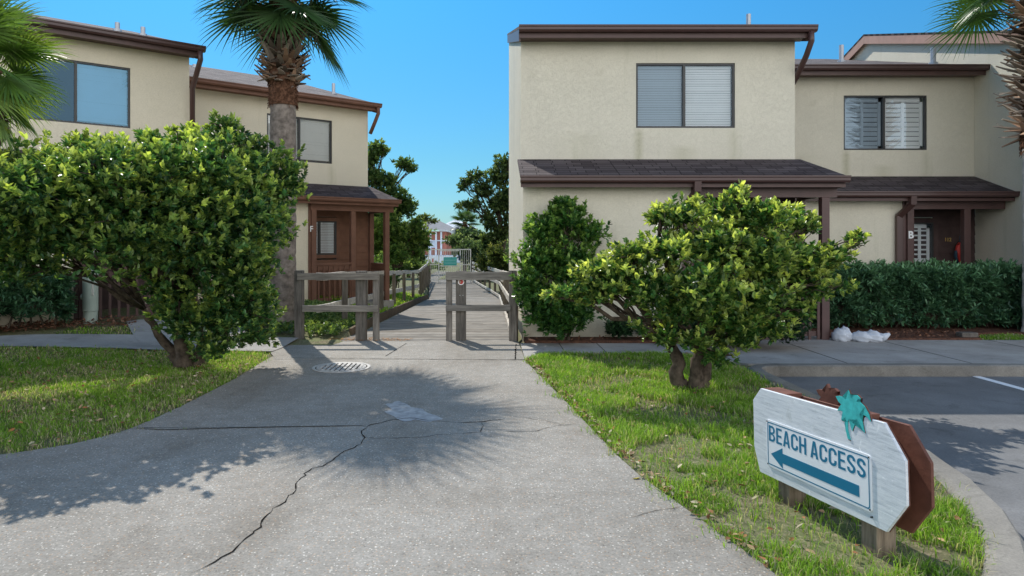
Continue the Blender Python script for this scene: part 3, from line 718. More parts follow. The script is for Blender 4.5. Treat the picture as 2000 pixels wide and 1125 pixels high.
def barrier(name, label, thin, thick, end, rails, medal=False, tall_left=False):
    Y = 11.2; s = Y/F
    r = empty(name, ((thin-957)*s, Y, 0), 0, label, 'barrier', 'timber barriers across the boardwalk entrance'); ox = (thin-957)*s
    X = lambda p: (p-957)*s-ox
    for (cx, w, h, dk) in ((thin, .095, 1.10, 1.05), (thick, .165, 1.14, .72), (end, .13, 1.15, .62 if tall_left else .9)):
        b = MB(); c = (.28*dk, .25*dk, .215*dk)
        b.box(X(cx)-w/2, X(cx)+w/2, (-.0 if cx == thick else -.02), w, -.25, h, c); p = b.build('post', M['post'], r, bevel=.007)
        if medal and cx == thick:
            b = MB(); q = [(.0+.052*math.cos(a*math.pi/12), .052*math.sin(a*math.pi/12)) for a in range(24)]
            b.prism(q, lambda u, v, t: (X(thick)+.005+u, -t, .965+v), .002, .006); m_ = b.build('medallion', M['white'], p, recalc=True)
            b = MB(); q = [(.036*math.cos(a*math.pi/12), .036*math.sin(a*math.pi/12)) for a in range(24)]
            b.prism(q, lambda u, v, t: (X(thick)+.005+u, -t, .965+v), .0065, .009); b.build('disc', M['red'], m_, recalc=True)
            b = MB(); q = [(-.018+.018*math.cos(a*math.pi/8), .003+.022*math.sin(a*math.pi/8)) for a in range(16)]
            b.prism(q, lambda u, v, t: (X(thick)+.005+u, -t, .965+v), .0095, .011); b.build('disc_centre', M['trim_pink'], m_, recalc=True)
            b = MB(); b.box(X(thick)-.02, X(thick)-.01, -.004, 0, .74, .75); b.box(X(thick)+.03, X(thick)+.04, -.004, 0, .74, .75); b.build('screw_head', M['white'], p)
    for (a, c, z0, z1) in rails:
        b = MB(); b.box(X(a), X(c), -.065, -.022, z0, z1, wg(.72, .9)); b.build('rail', M['beam'], r, bevel=.005)
    return r
bl = barrier('timber_barrier', 'timber barrier left of the boardwalk gap with a dark end post', 734, 704, 583, [(582, 741, 1.0, 1.11), (592, 739, .48, .585)], tall_left=True)
br = barrier('timber_barrier', 'timber barrier right of the boardwalk gap with a round red sticker on its thick post', 877, 900, 1002, [(871, 1000, 1.0, 1.13), (871, 997, .49, .59)], medal=True)

# ------------------------------------------------------------------ gate at the far end
GY = 37.6; gzb = -.50
gt = empty('metal_gate', (-2.2, GY, gzb), 0, 'pale barred metal gate with a teal notice across the far boardwalk', 'gate')
gx = lambda p: (p-957)/F*GY+2.2
def bars(b, x0, x1, z0, z1, sp=.105, w=.018):
    x = x0+sp
    while x < x1-.03: b.box(x-w/2, x+w/2, -w/2, w/2, z0, z1); x += sp
H = 1.78
b = MB(); b.box(gx(837), gx(919), -.03, .03, H-.05, H); 
for p in (837, 857, 899, 919): b.box(gx(p)-.03, gx(p)+.03, -.032, .032, -.1, H+.0)
b.build('frame', M['gatew'], gt)
b = MB(); bars(b, gx(838), gx(856), .1, H-.05); b.box(gx(837), gx(856), -.02, .02, .9, .94); b.box(gx(837), gx(856), -.02, .02, .06, .1); b.build('side_panel', M['gatew'], gt)
b = MB(); bars(b, gx(900), gx(919), .1, H-.05); b.box(gx(900), gx(919), -.02, .02, .9, .94); b.box(gx(900), gx(919), -.02, .02, .06, .1); b.build('side_panel', M['gatew'], gt)
b = MB(); bars(b, gx(859), gx(897), .1, H-.1); b.box(gx(859), gx(897), -.02, .02, .82, .87); b.box(gx(859), gx(897), -.02, .02, .06, .1); b.box(gx(859), gx(897), -.02, .02, H-.12, H-.07); gl_ = b.build('gate_leaf', M['gatew'], gt)
b = MB(); b.box(gx(898)-.07, gx(898)+.05, -.08, -.034, 1.15, 1.42); b.build('lock_box', M['navy'], gl_)
b = MB(); b.box(gx(866.5), gx(892), -.05, -.035, .88, 1.33); sg = b.build('notice_board', M['gate_s'], gl_)
b = MB()
for k in range(4): b.box(gx(868), gx(890.5), -.054, -.051, .96+k*.085, .985+k*.085)
b.build('notice_lines', M['gate_t'], sg)
# a small pink-marked notice on the left panel
b = MB(); b.box(gx(843), gx(848), -.04, -.03, 1.0, 1.3); b.build('small_notice', M['white'], gt)
b = MB(); b.box(gx(844.5), gx(846.5), -.045, -.041, 1.05, 1.25); b.build('notice_mark', M['red'], gt)

# ------------------------------------------------------------------ beach sign
d = Vector((.218, -.976, 0)).normalized(); nrm = Vector((-.976, -.218, 0)).normalized()
sgn = empty('beach_sign', (1.968, 3.919, 0), math.atan2(d.y, d.x), 'low white wooden sign reading BEACH ACCESS with a teal left arrow and palm cut-out', 'sign')
# local: x along board (far -> near), y = to the right (rear), z up; front faces -y
tilt = Matrix.Rotation(R(-2.2), 4, 'Y')
def octo(L_, H_, c1=(.085, .16), c2=(.10, .165)):
    return [(-L_/2+c1[0]*.7, 0), (L_/2-c2[0]*1.3, 0), (L_/2, c2[1]*1.05), (L_/2, H_-c2[1]*.95), (L_/2-c2[0]*1.25, H_), (-L_/2+c1[0], H_), (-L_/2, H_-c1[1]*.55), (-L_/2, c1[1]*.95)]
def board(name, L_, H_, y0, y1, z0, m, dx=0):
    b = MB(); b.prism(octo(L_, H_), lambda u, v, t: tilt @ Vector((u+dx, t, v+z0)), y0, y1); return b.build(name, m, sgn, recalc=True, bevel=.003)
fb = board('front_board', 1.24, .545, -.085, -.067, .130, M['sign_w'])
eb = board('front_board_edge', 1.244, .549, -.0665, -.062, .128, M['sign_b'])
bb = board('back_board', 1.22, .545, .063, .082, .110, M['sign_b'], .01)
for x, k in ((-.36, .9), (.34, 1.0)):
    b = MB(); b.box(x-.055, x+.055, -.060, .060, -.3, .60, (.30*k, .235*k, .17*k)); b.build('post', M['post'], sgn, bevel=.006)
for (x0, x1) in ((-.56, -.33), (.12, .30)):
    b = MB()
    b.prism([(x0, .625), (x1, .625), (x1, .672), (x0, .672)], lambda u, v, t: tilt @ Vector((u, t, v)), -.060, .068)
    b.build('spacer_block', M['sign_b'], sgn, recalc=True)
# printed panel
def pnl(name, poly, y0, y1, m, parent=sgn, bevel=0):
    b = MB(); b.prism(poly, lambda u, v, t: tiltp @ Vector((u, t, v)), y0, y1); return b.build(name, m, parent, recalc=True, bevel=bevel)
tiltp = Matrix.Rotation(R(-2.0), 4, 'Y')
def rrect(x0, x1, z0, z1, r, n=5):
    q = []
    for cx, cz, a0 in ((x1-r, z1-r, 0), (x0+r, z1-r, 90), (x0+r, z0+r, 180), (x1-r, z0+r, 270)):
        for k in range(n+1): a = R(a0+90*k/n); q.append((cx+r*math.cos(a), cz+r*math.sin(a)))
    return q
PX0, PX1, PZ0, PZ1 = -.475, .405, .198, .490
pn = pnl('sign_panel', rrect(PX0, PX1, PZ0, PZ1, .02), -.0915, -.0855, M['sign_p'])
# border as thin frame: outer ring quads
o1 = rrect(PX0+.012, PX1-.012, PZ0+.012, PZ1-.012, .016); o2 = rrect(PX0+.0185, PX1-.0185, PZ0+.0185, PZ1-.0185, .012)
b = MB()
for k in range(len(o1)):
    k2 = (k+1) % len(o1); b.face([tiltp @ Vector((*(p[0], -.0925), p[1])) for p in (o1[k], o1[k2], o2[k2], o2[k])])
b.build('border_line', M['ink'], pn, recalc=True)
AZ = .281; arrow = [(PX0+.045, AZ), (PX0+.160, AZ+.062), (PX0+.160, AZ+.030), (PX1-.085, AZ+.030), (PX1-.085, AZ-.030), (PX0+.160, AZ-.030), (PX0+.160, AZ-.062)]
pnl('arrow', arrow, -.0928, -.0916, M['ink'], pn)
def ribbon2(pts, ws):
    out = []; n = len(pts)
    for k in range(n):
        p = Vector(pts[k]); d_ = (Vector(pts[min(k+1, n-1)])-Vector(pts[max(k-1, 0)])).normalized(); q_ = Vector((-d_.y, d_.x))*ws[k]/2; out.append((p+q_, p-q_))
    return [[out[k][0], out[k][1], out[k+1][1], out[k+1][0]] for k in range(n-1)]
def arc(cx, cy, rx, ry, a0, a1, n=8): return [(cx+rx*math.cos(R(a0+(a1-a0)*k/n)), cy+ry*math.sin(R(a0+(a1-a0)*k/n))) for k in range(n+1)]
T_ = .15; t2 = T_/2
def glyph(ch):
    if ch == 'E': return [[(0,0),(T_,0),(T_,1),(0,1)], [(T_,0),(.46,0),(.46,.135),(T_,.135)], [(T_,.435),(.42,.435),(.42,.565),(T_,.565)], [(T_,.865),(.46,.865),(.46,1),(T_,1)]], .46
    if ch == 'H': return [[(0,0),(T_,0),(T_,1),(0,1)], [(.37,0),(.52,0),(.52,1),(.37,1)], [(T_,.435),(.37,.435),(.37,.575),(T_,.575)]], .52
    if ch == 'A': return [[(0,0),(.15,0),(.27,.78),(.27,1),(.185,1)], [(.27,1),(.27,.78),(.39,0),(.54,0),(.355,1)], [(.181,.2),(.359,.2),(.339,.33),(.201,.33)]], .54
    if ch == 'C':
        p = [(.445,.66)]+arc(.26,.75,.185,.178,0,180)+[(.075,.5)]+arc(.26,.25,.185,.178,180,360)+[(.445,.34)]
        return ribbon2(p, [T_]*len(p)), .52
    if ch == 'S':
        p = [(.43,.70)]+arc(.255,.755,.175,.172,0,180)+arc(.255,.72,.175,.17,180,235,4)+arc(.255,.28,.175,.17,55,0,4)+arc(.255,.245,.175,.172,0,-180)+[(.08,.30)]
        return ribbon2(p, [T_]*len(p)), .505
    if ch == 'B':
        u = [(T_,.935),(.27,.935)]+arc(.27,.7375,.165,.1975,90,-90)+[(T_,.54)]; wu = [.13]*2+[.13,.135,.14,.15,.15,.14,.12,.10,.08]+[.08]
        l = [(T_,.46),(.27,.46)]+arc(.27,.2625,.18,.1975,90,-90)+[(T_,.065)]; wl = [.08]*2+[.08,.10,.12,.14,.15,.15,.14,.135,.13]+[.13]
        return [[(0,0),(T_,0),(T_,1),(0,1)]]+ribbon2(u, wu)+ribbon2(l, wl), .52
TW = (PX1-PX0)-.062; cur = 0; pol = []
for ch in 'BEACH ACCESS':
    if ch == ' ': cur += .20; continue
    ps_, wd = glyph(ch); pol += [[(p[0]+cur, p[1]) for p in q_] for q_ in ps_]; cur += wd+.085
tot_ = cur-.085; b = MB()
for q_ in pol: b.face([tiltp @ Vector((PX0+.027+p[0]/tot_*TW, -.0927, .360+p[1]*.098)) for p in q_])
b.build('lettering', M['ink'], pn, recalc=False)
b = MB()
for (x, z) in ((PX0+.012, PZ1-.012), (PX1-.012, PZ1-.012), (PX0+.012, PZ0+.012), (PX1-.012, PZ0+.012), (.40, .175)):
    q = [(x+.0045*math.cos(a*math.pi/5), z+.0045*math.sin(a*math.pi/5)) for a in range(10)]
    b.prism(q, lambda u, v, t: tiltp @ Vector((u, t, v)), -.0955, -.084)
b.build('screw', M['wframe'], sgn, recalc=True)
# palm cut-outs (drawn silhouettes)
palm = [(-.021,.118),(-.006,.09),(.004,.066),(.028,.09),(.056,.097),(.088,.080),(.066,.074),(.05,.052),(.085,.055),(.122,.034),(.155,-.008),(.170,-.053),(.140,-.03),(.104,-.020),(.072,-.028),(.098,-.07),(.114,-.136),(.082,-.10),(.055,-.064),(.03,-.10),(.004,-.150),(-.012,-.11),(-.026,-.080),(-.036,-.10),(-.036,-.15),(-.014,-.215),(-.038,-.212),(-.056,-.16),(-.060,-.115),(-.050,-.07),(-.068,-.08),(-.096,-.10),(-.086,-.06),(-.078,-.038),(-.100,-.036),(-.130,-.042),(-.112,-.014),(-.092,.008),(-.118,.022),(-.142,.054),(-.112,.062),(-.080,.062),(-.044,.050),(-.040,.085)]
def tri_poly(name, poly, ox, oz, y0, y1, m, k=1.0):
    bm = bmesh.new(); vs = [bm.verts.new(tilt @ Vector((ox+u*k*.80, y0, oz+v*k*.80))) for u, v in poly]; f = bm.faces.new(vs)
    r_ = bmesh.ops.triangulate(bm, faces=[f]); ex = bmesh.ops.extrude_face_region(bm, geom=bm.faces[:])
    for v in [e for e in ex['geom'] if isinstance(e, bmesh.types.BMVert)]: v.co += Vector((0, y1-y0, 0))
    bmesh.ops.recalc_face_normals(bm, faces=bm.faces[:]); me = bpy.data.meshes.new(name); bm.to_mesh(me); bm.free(); me.materials.append(m)
    o = bpy.data.objects.new(name, me); COL.objects.link(o); o.parent = sgn; return o
tri_poly('palm_cutout', palm, .275, .706, -.0895, -.0858, M['aqua'])['label'] = 'aqua painted palm tree cut-out'
tri_poly('palm_cutout', palm, .277, .706, -.0855, -.080, M['sign_b'], 1.04)['label'] = 'brown backing of the aqua palm'
tri_poly('palm_cutout', palm, -.09, .672, .072, .09, M['sign_b'])['label'] = 'brown palm tree cut-out on the rear board'

# ------------------------------------------------------------------ utility pedestal, sandbags, stone block
pz = empty('utility_pedestal', (-6.85, 11.7, gz(-6.85, 11.7)), 0, 'pale green cylindrical utility post beside the left pavement', 'utility post')
b = MB(); b.tube([(0,0,-.1),(0,0,.17),(0,0,.175)], [.112,.112,.105], 24); b.build('base', M['pedestal'], pz)
b = MB(); b.tube([(0,0,.175),(0,0,.85),(0,0,.885),(0,0,.90)], [.120,.120,.110,.06], 28); b.build('cover', M['pedestal'], pz)
b = MB(); b.box(.075, .10, -.10, -.07, .45, .72); b.build('warning_label', M['pedestal_l'], pz)
b = MB(); b.tube([(-.115,0,.42),(-.145,0,.42)], .05, 12); b.tube([(-.03,-.117,.2),(-.03,-.128,.2)], .012, 8); b.build('lock', M['pedestal'], pz)

def lump(name, pts, rad, loc, label, rz):
    me = bpy.data.meshes.new(name); bm = bmesh.new(); 
    bmesh.ops.create_uvsphere(bm, u_segments=32, v_segments=18, radius=1)
    for v in bm.verts:
        x, y, z = v.co; s = 1-.18*math.exp(-((x-.0)/.16)**2)
        nse = .06*math.sin(19*x+5*z)*math.cos(6*y)+.05*math.sin(7*x+3*y)+.04*math.sin(11*z+5*x+2)+.03*math.sin(17*y+9*x)
        v.co = Vector((x*rad[0]*(1+nse*.3), y*rad[1]*s*(1+nse*2), max(-.55, z)*rad[2]*s*(1+nse*2)))
    bm.to_mesh(me); bm.free(); me.polygons.foreach_set('use_smooth', [True]*len(me.polygons)); me.materials.append(M['bag'])
    o = bpy.data.objects.new(name, me); COL.objects.link(o); o.location = loc; o.rotation_euler = (0, 0, rz)
    return tag(o, label, 'sandbag', 'white sandbags lying by the porch post')
s1 = lump('sandbag', 0, (.17, .13, .14), (5.78, 11.20, .075), 'rounder white sandbag against the porch post', .3)
s2 = lump('sandbag', 0, (.27, .13, .11), (6.14, 11.10, .065), 'longer flat white sandbag with a tied pointed end', -.1)
b = MB(); b.tube([(.2, 0, 0), (.27, 0, .02), (.34, -.01, .07)], [.09, .055, .02], 10); t_ = b.build('tied_end', M['bag'], s2, smooth=True)
b = MB(); b.box(-.14, .14, -.09, .09, -.05, .11, (.16, .14, .12)); blk = b.build('edging_block', M['wood'], bevel=.02)
blk.location = (8.0, 11.45, 0); tag(blk, 'small dark edging block at the end of the hedge mulch', 'block')
b = MB(); nb = 30
struct(slab('mulch_bed', [(5.75, 11.25), (8.1, 11.25), (8.4, 11.9), (10.25, 12.0), (10.25, 13.5), (5.75, 13.5)], .035, M['mulch'], .08))
struct(slab('mulch_bed', [(.56, 10.9), (4.15, 10.9), (4.15, 11.34), (.56, 11.34)], .045, M['mulch'], .08))

# ------------------------------------------------------------------ vegetation
def lf(a): return np.array(a, np.float32)
def unit(v): return v/np.maximum(1e-6, np.linalg.norm(v, axis=1, keepdims=True))
def leaves(name, P, D, L, W, C, m, parent=None, fold=.25, droop=.12):
    """one 6-vertex folded leaf per row: P base, D direction, C colour"""
    n = len(P); D = unit(D); up = np.tile(lf([0,0,1]), (n,1)); S = np.cross(D, up+rng.normal(0, .35, (n,3))); S = unit(S); U = np.cross(S, D)
    L = L[:, None]; W = W[:, None]
    v0 = P; v3 = P+D*L-U*L*droop
    a1 = P+D*L*.35+S*W*.5+U*W*fold; a2 = P+D*L*.75+S*W*.36+U*W*fold*.6-U*L*droop*.4
    b1 = P+D*L*.35-S*W*.5+U*W*fold; b2 = P+D*L*.75-S*W*.36+U*W*fold*.6-U*L*droop*.4
    V = np.stack([v0, a1, a2, v3, b2, b1], 1).reshape(-1, 3)
    k = np.arange(n)[:, None]*6; Fi = np.concatenate([k+np.array([[0,1,2,3]]), k+np.array([[0,3,4,5]])], 1).ravel()
    Cc = np.repeat(C, 6, axis=0)
    return np_mesh(name, V, np.full(2*n, 4), Fi, Cc, m, parent)
def blob_points(blobs, n, shell=.6):
    vols = np.array([b[1][0]*b[1][1]*b[1][2] for b in blobs])**.72; vols /= vols.sum()
    idx = rng.choice(len(blobs), n, p=vols); c = np.array([b[0] for b in blobs])[idx]; r = np.array([b[1] for b in blobs])[idx]
    d = unit(rng.normal(size=(n,3))); rad = rng.random(n)**(1-shell*.9 if shell < 1 else .1)
    rad = rad*(1+.13*np.sin(d[:,0]*7+idx)+.12*np.sin(d[:,2]*9+idx*2)+.10*np.sin(d[:,1]*13))
    sp = np.sin(d[:,0]*17+idx*3)*np.sin(d[:,1]*15+idx)*np.sin(d[:,2]*16+idx*5); rad = rad*(1+.38*np.clip(sp-.25, 0, 1)*2)
    return c+d*r*rad[:, None], d, rad, idx
def rosettes(name, P, D, rad, k, L, W, cdark, cmid, ctip, m, parent, tipf, spread=.9, up=.5, jit=.3):
    n = len(P); Pk = np.repeat(P, k, 0); ax = unit(D*.6+np.array([[0,0,up]])+rng.normal(0, jit, (n,3))); axk = np.repeat(ax, k, 0)
    off = rng.normal(size=(n*k,3)); off -= axk*(off*axk).sum(1, keepdims=True); off = unit(off)
    h = rng.random(n*k)
    Dk = axk*(.45+h[:, None]*1.15)+off*spread*(.75+.5*rng.random((n*k,1)))
    Pk = Pk+axk*(h[:, None]-.6)*L*.9
    LL = L*(.7+.5*rng.random(n*k)); WW = W*(.75+.4*rng.random(n*k))
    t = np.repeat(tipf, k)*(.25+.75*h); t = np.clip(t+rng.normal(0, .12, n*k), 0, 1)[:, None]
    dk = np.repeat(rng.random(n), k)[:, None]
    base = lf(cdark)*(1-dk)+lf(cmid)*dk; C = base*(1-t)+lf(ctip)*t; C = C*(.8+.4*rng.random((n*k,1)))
    return leaves(name, Pk, Dk, LL, WW, C, m, parent)
def limb(b, a, c, r0, r1, seg=6, wob=.06, n=7):
    a = Vector(a); c = Vector(c); pts = []; L = (c-a).length
    for k in range(seg+1):
        f = k/seg; p = a.lerp(c, f); p.z += math.sin(f*math.pi)*L*.06
        if 0 < k < seg: p += Vector((random.uniform(-1,1), random.uniform(-1,1), random.uniform(-1,1)))*wob*L
        pts.append(p)
    b.tube(pts, [r0+(r1-r0)*k/seg for k in range(seg+1)], n, rough=.12); return pts
def shrub(name, label, cat, base, blobs, n_ros, k, L, W, cols, m, trunks, bark='bark', group=None, shell=.62, up=.8, tipbias=(.2, .9), twigs=8, spread=.8, tl=.04):
    r = empty(name, base, 0, label, cat, group); B0 = np.array(base)
    bl_ = [(np.array(c)-B0, np.array(rr)) for c, rr in blobs]
    b = MB(); tops = []
    for (ang, lean, h, rad) in trunks:
        t0 = Vector((math.cos(ang)*rad*1.0, math.sin(ang)*rad*1.0, -.15)); t1 = Vector((math.cos(ang)*lean, math.sin(ang)*lean, h))
        limb(b, t0, t1, rad*1.15, rad*.75, 7, .05, 10); tops.append((t1, rad*.72))
        b.tube([t0*.9-Vector((0,0,.05)), t0+Vector((0,0,.10)), t0.lerp(t1, .35)], [rad*1.45, rad*1.25, rad*.98], 12, rough=.16)
    for c, rr in bl_:
        cv = Vector(c); tp = min(tops, key=lambda q: (q[0]-cv).length); 
        pts = limb(b, tp[0], cv, tp[1]*.62, .014, 6, .05, 7)
        for _ in range(twigs):
            s_ = random.choice(pts[2:]); dv = Vector((random.gauss(0,1), random.gauss(0,1), random.gauss(.4,1))).normalized()
            e = cv+Vector((dv.x*rr[0], dv.y*rr[1], dv.z*rr[2]))*.88
            limb(b, s_, e, .014, .004, 4, .06, 4)
    b.build('trunk', M[bark], r, smooth=True)
    P, D, rad, idx = blob_points(bl_, n_ros, shell)
    keep = P[:,2] > .12; P, D, rad = P[keep], D[keep], rad[keep]
    zmin, zmax = P[:,2].min(), P[:,2].max(); hgt = (P[:,2]-zmin)/(zmax-zmin)
    tip = np.clip((rad-.55)*2.0, 0, 1)*np.clip(tipbias[0]+tipbias[1]*hgt+.4*D[:,2], 0, 1)*np.clip(rng.random(len(P))*1.8-.2, 0, 1)  # new-growth tips, plus sunlit tops painted in as more tip colour
    rosettes('crown', P, D, rad, k, L, W, cols[0], cols[1], cols[2], m, r, tip, spread, up)
    return r
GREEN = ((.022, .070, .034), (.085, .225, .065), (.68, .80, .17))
# big ligustrum left
bx = lambda px, py, Y, rx, ry, rz: (tuple(at(px, py, Y)), (rx, ry, rz))
big = [bx(60,365,7.6,.58,.7,.34), bx(150,345,8.3,.55,.7,.38), bx(250,340,7.6,.58,.75,.36), bx(330,340,8.9,.60,.7,.42), bx(425,320,8.6,.58,.65,.40), bx(500,345,8.9,.58,.6,.55),
       bx(30,430,7.4,.60,.7,.50), bx(130,430,7.2,.60,.7,.50), bx(240,420,7.0,.65,.7,.55), bx(350,430,7.5,.65,.7,.55), bx(450,420,8.0,.62,.65,.60), bx(515,430,9.0,.42,.55,.50),
       bx(50,515,7.8,.42,.5,.26), bx(215,450,8.3,.55,.6,.34), bx(330,500,8.4,.55,.6,.40), bx(430,520,8.3,.58,.6,.50), bx(485,530,8.7,.36,.5,.45), bx(470,610,8.6,.52,.5,.38), bx(400,630,8.6,.38,.45,.30), bx(350,620,8.4,.28,.3,.26), bx(420,680,8.4,.28,.3,.14), bx(320,560,8.4,.3,.3,.22), bx(500,600,9.0,.24,.4,.30), bx(500,660,8.8,.26,.3,.10), bx(330,590,8.7,.22,.4,.26),
       bx(-60,380,7.6,.7,.8,.6), bx(-40,480,7.8,.55,.6,.35), bx(200,330,6.5,.38,.5,.27), bx(110,335,6.7,.22,.4,.2), bx(40,370,6.3,.48,.5,.26), bx(310,325,6.9,.36,.5,.30), bx(410,330,7.4,.4,.5,.3), bx(180,390,6.8,.45,.5,.30), bx(50,410,6.6,.45,.5,.28), bx(-70,370,6.4,.55,.6,.32), bx(440,255,8.9,.24,.35,.18), bx(360,270,8.6,.16,.3,.14), bx(480,290,8.9,.2,.3,.16), bx(400,280,8.9,.2,.3,.14), bx(190,288,8.2,.36,.4,.14), bx(160,280,8.2,.14,.2,.10), bx(30,322,7.8,.40,.4,.16), bx(300,275,8.5,.2,.3,.10), bx(560,350,9.0,.25,.35,.35)]
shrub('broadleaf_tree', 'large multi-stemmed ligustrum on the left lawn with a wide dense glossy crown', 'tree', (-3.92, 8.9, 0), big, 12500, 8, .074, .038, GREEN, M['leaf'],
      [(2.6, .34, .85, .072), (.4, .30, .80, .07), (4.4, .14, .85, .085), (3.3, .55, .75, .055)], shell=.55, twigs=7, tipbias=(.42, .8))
sm_ = [bx(1325,422,7.5,.30,.42,.15), bx(1420,412,7.6,.34,.4,.20), bx(1490,425,7.4,.32,.42,.20), bx(1545,432,7.9,.22,.35,.17), bx(1290,425,7.5,.14,.2,.09), bx(1440,385,7.5,.12,.16,.12), bx(1300,490,7.2,.34,.42,.16), bx(1235,500,7.3,.24,.3,.14), bx(1180,528,7.3,.22,.3,.12), bx(1140,545,7.3,.16,.2,.10), bx(1640,560,7.6,.14,.2,.07), bx(1560,605,7.5,.18,.25,.10), bx(1390,480,7.3,.40,.5,.24), bx(1480,500,7.3,.42,.5,.26), bx(1560,505,7.6,.30,.4,.22),
       bx(1200,545,7.3,.34,.36,.22), bx(1270,560,7.1,.36,.4,.24), bx(1370,560,7.0,.42,.5,.28), bx(1480,580,7.3,.42,.5,.26), bx(1580,560,7.5,.28,.36,.18), bx(1110,575,7.3,.22,.22,.08), bx(1080,578,7.3,.13,.14,.05), bx(1160,570,7.3,.26,.25,.13),
       bx(1630,500,7.6,.18,.22,.13), bx(1670,470,7.7,.15,.16,.09), bx(1600,515,7.6,.20,.26,.16), bx(1430,620,7.3,.34,.4,.18), bx(1500,640,7.6,.26,.3,.14), bx(1330,610,7.1,.28,.3,.14), bx(1390,690,7.3,.17,.2,.08), bx(1250,640,7.0,.11,.15,.06), bx(1300,655,7.3,.18,.2,.10), bx(1350,665,7.1,.2,.2,.10), bx(1440,660,7.3,.24,.25,.12), bx(1410,700,7.2,.14,.15,.07), bx(1580,440,7.8,.14,.16,.10)]
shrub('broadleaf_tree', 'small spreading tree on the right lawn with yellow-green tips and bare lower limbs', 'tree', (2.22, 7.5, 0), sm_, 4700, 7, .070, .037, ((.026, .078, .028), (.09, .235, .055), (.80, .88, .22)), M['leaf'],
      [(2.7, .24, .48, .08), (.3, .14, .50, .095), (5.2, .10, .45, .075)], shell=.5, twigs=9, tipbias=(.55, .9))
up_ = [bx(1060,450,11.0,.30,.32,.24), bx(1110,430,11.0,.34,.32,.30), bx(1150,455,11.0,.26,.3,.20), bx(1050,510,10.9,.38,.34,.34), bx(1120,520,10.9,.45,.36,.40), bx(1060,590,10.8,.40,.34,.35), bx(1120,600,10.8,.42,.36,.34), bx(1090,630,10.8,.36,.3,.25), bx(1100,400,11.0,.20,.2,.13), bx(1030,560,10.7,.22,.3,.3)]
shrub('upright_shrub', 'upright leafy shrub growing against the cream wall beside the boardwalk', 'shrub', (1.25, 10.95, 0), up_, 3300, 7, .075, .04, ((.028, .095, .03), (.08, .22, .05), (.40, .58, .12)), M['leaf'],
      [(1, .1, .4, .035), (3, .1, .4, .03)], shell=.45, twigs=6)
iv = [bx(1480,610,10.3,.45,.4,.42), bx(1530,640,10.3,.36,.36,.25), bx(1420,640,10.3,.40,.4,.30), bx(1500,560,10.4,.40,.4,.40), bx(1550,600,10.4,.22,.3,.30), bx(1440,580,10.4,.4,.4,.35), bx(1380,650,10.6,.3,.3,.14)]
shrub('rounded_shrub', 'dark rounded shrub beside the porch, behind the small tree', 'shrub', (4.1, 10.5, 0), iv, 3000, 7, .055, .03, ((.012, .036, .016), (.026, .072, .026), (.07, .15, .05)), M['hedge'],
      [(1, .1, .3, .03)], shell=.4, twigs=3)
for (x, y, s, lb) in ((2.1, 11.1, .22, 'low dark plant at the wall foot nearest the upright shrub'), (2.65, 11.0, .28, 'low dark plant at the wall foot, middle of three'), (3.2, 11.05, .25, 'low dark plant at the wall foot nearest the dark shrub')):
    shrub('low_plant', lb, 'plant', (x, y, 0), [((x, y, s*.8), (s, s*.8, s*.8))], 200, 7, .09, .03, ((.015, .045, .02), (.03, .08, .03), (.08, .16, .06)), M['hedge'], [(0, .02, .1, .01)], twigs=2, group='low plants along the wall foot', shell=.3)
# clipped hedge
def hedge(name, label, x0, x1, y0, y1, h, n, z0=.03, cols=((.018, .06, .034), (.055, .15, .072), (.17, .34, .16)), leafL=.115, leafW=.032, base=(0,0,0)):
    r = empty(name, ((x0+x1)/2, (y0+y1)/2, 0), 0, label, 'hedge'); cx, cy = (x0+x1)/2, (y0+y1)/2
    f = rng.random(n); a = rng.random(n); c = rng.random(n); P = np.zeros((n,3)); D = np.zeros((n,3))
    top = f < .38; fr = (f >= .38) & (f < .86); sd = f >= .86
    P[:,0] = x0+(x1-x0)*a; P[:,1] = y0+(y1-y0)*c; P[:,2] = h
    D[top] = (0,0,1); P[fr,1] = y0; P[fr,2] = z0+.10+(h-z0-.10)*c[fr]**.8; D[fr] = (0,-1,.25); P[sd,0] = np.where(a[sd] < .5, x0, x1); P[sd,2] = z0+(h-z0)*rng.random(sd.sum()); D[sd] = np.stack([np.where(a[sd] < .5, -1, 1), 0*a[sd], .2+0*a[sd]], 1)
    bul = .08*np.sin(P[:,0]*4.1+P[:,1]*3)+.07*np.sin(P[:,0]*9.3+P[:,2]*7)+.05*np.sin(P[:,0]*17+P[:,2]*13+P[:,1]*9)
    P[fr,1] -= (bul[fr]+.06*np.sin(P[fr,2]*8)); P[fr,1] += np.clip(.35-P[fr,2], 0, 1)*.5
    P[top,2] += bul[top]*.5
    P -= D*(rng.random((n,1))**1.5)*.22; P += rng.normal(0, .02, (n,3))
    P -= np.array([[cx, cy, 0]])
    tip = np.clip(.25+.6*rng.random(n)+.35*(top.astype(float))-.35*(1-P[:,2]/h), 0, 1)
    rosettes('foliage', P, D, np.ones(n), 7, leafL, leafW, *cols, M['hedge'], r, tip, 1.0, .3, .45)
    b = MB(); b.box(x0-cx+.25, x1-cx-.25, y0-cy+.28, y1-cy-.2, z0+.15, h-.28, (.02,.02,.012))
    k = x0+.2
    while k < x1: limb(b, (k-cx, random.uniform(-.2,.2), -.05), (k-cx+random.uniform(-.15,.15), random.uniform(-.3,.1), .6), .018, .008, 4, .05, 5); k += .16
    b.build('branches', M['bark'], r)
    return r
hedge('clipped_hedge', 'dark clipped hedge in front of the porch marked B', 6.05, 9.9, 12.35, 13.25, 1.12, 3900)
hl = hedge('clipped_hedge', 'lower hedge half hidden under the big bush in front of the near left house', -1.15, 1.15, -.42, .42, .78, 1300, .03)
hl.location = (-8.0, 10.75, .30); hl.rotation_euler = (0, 0, UL)

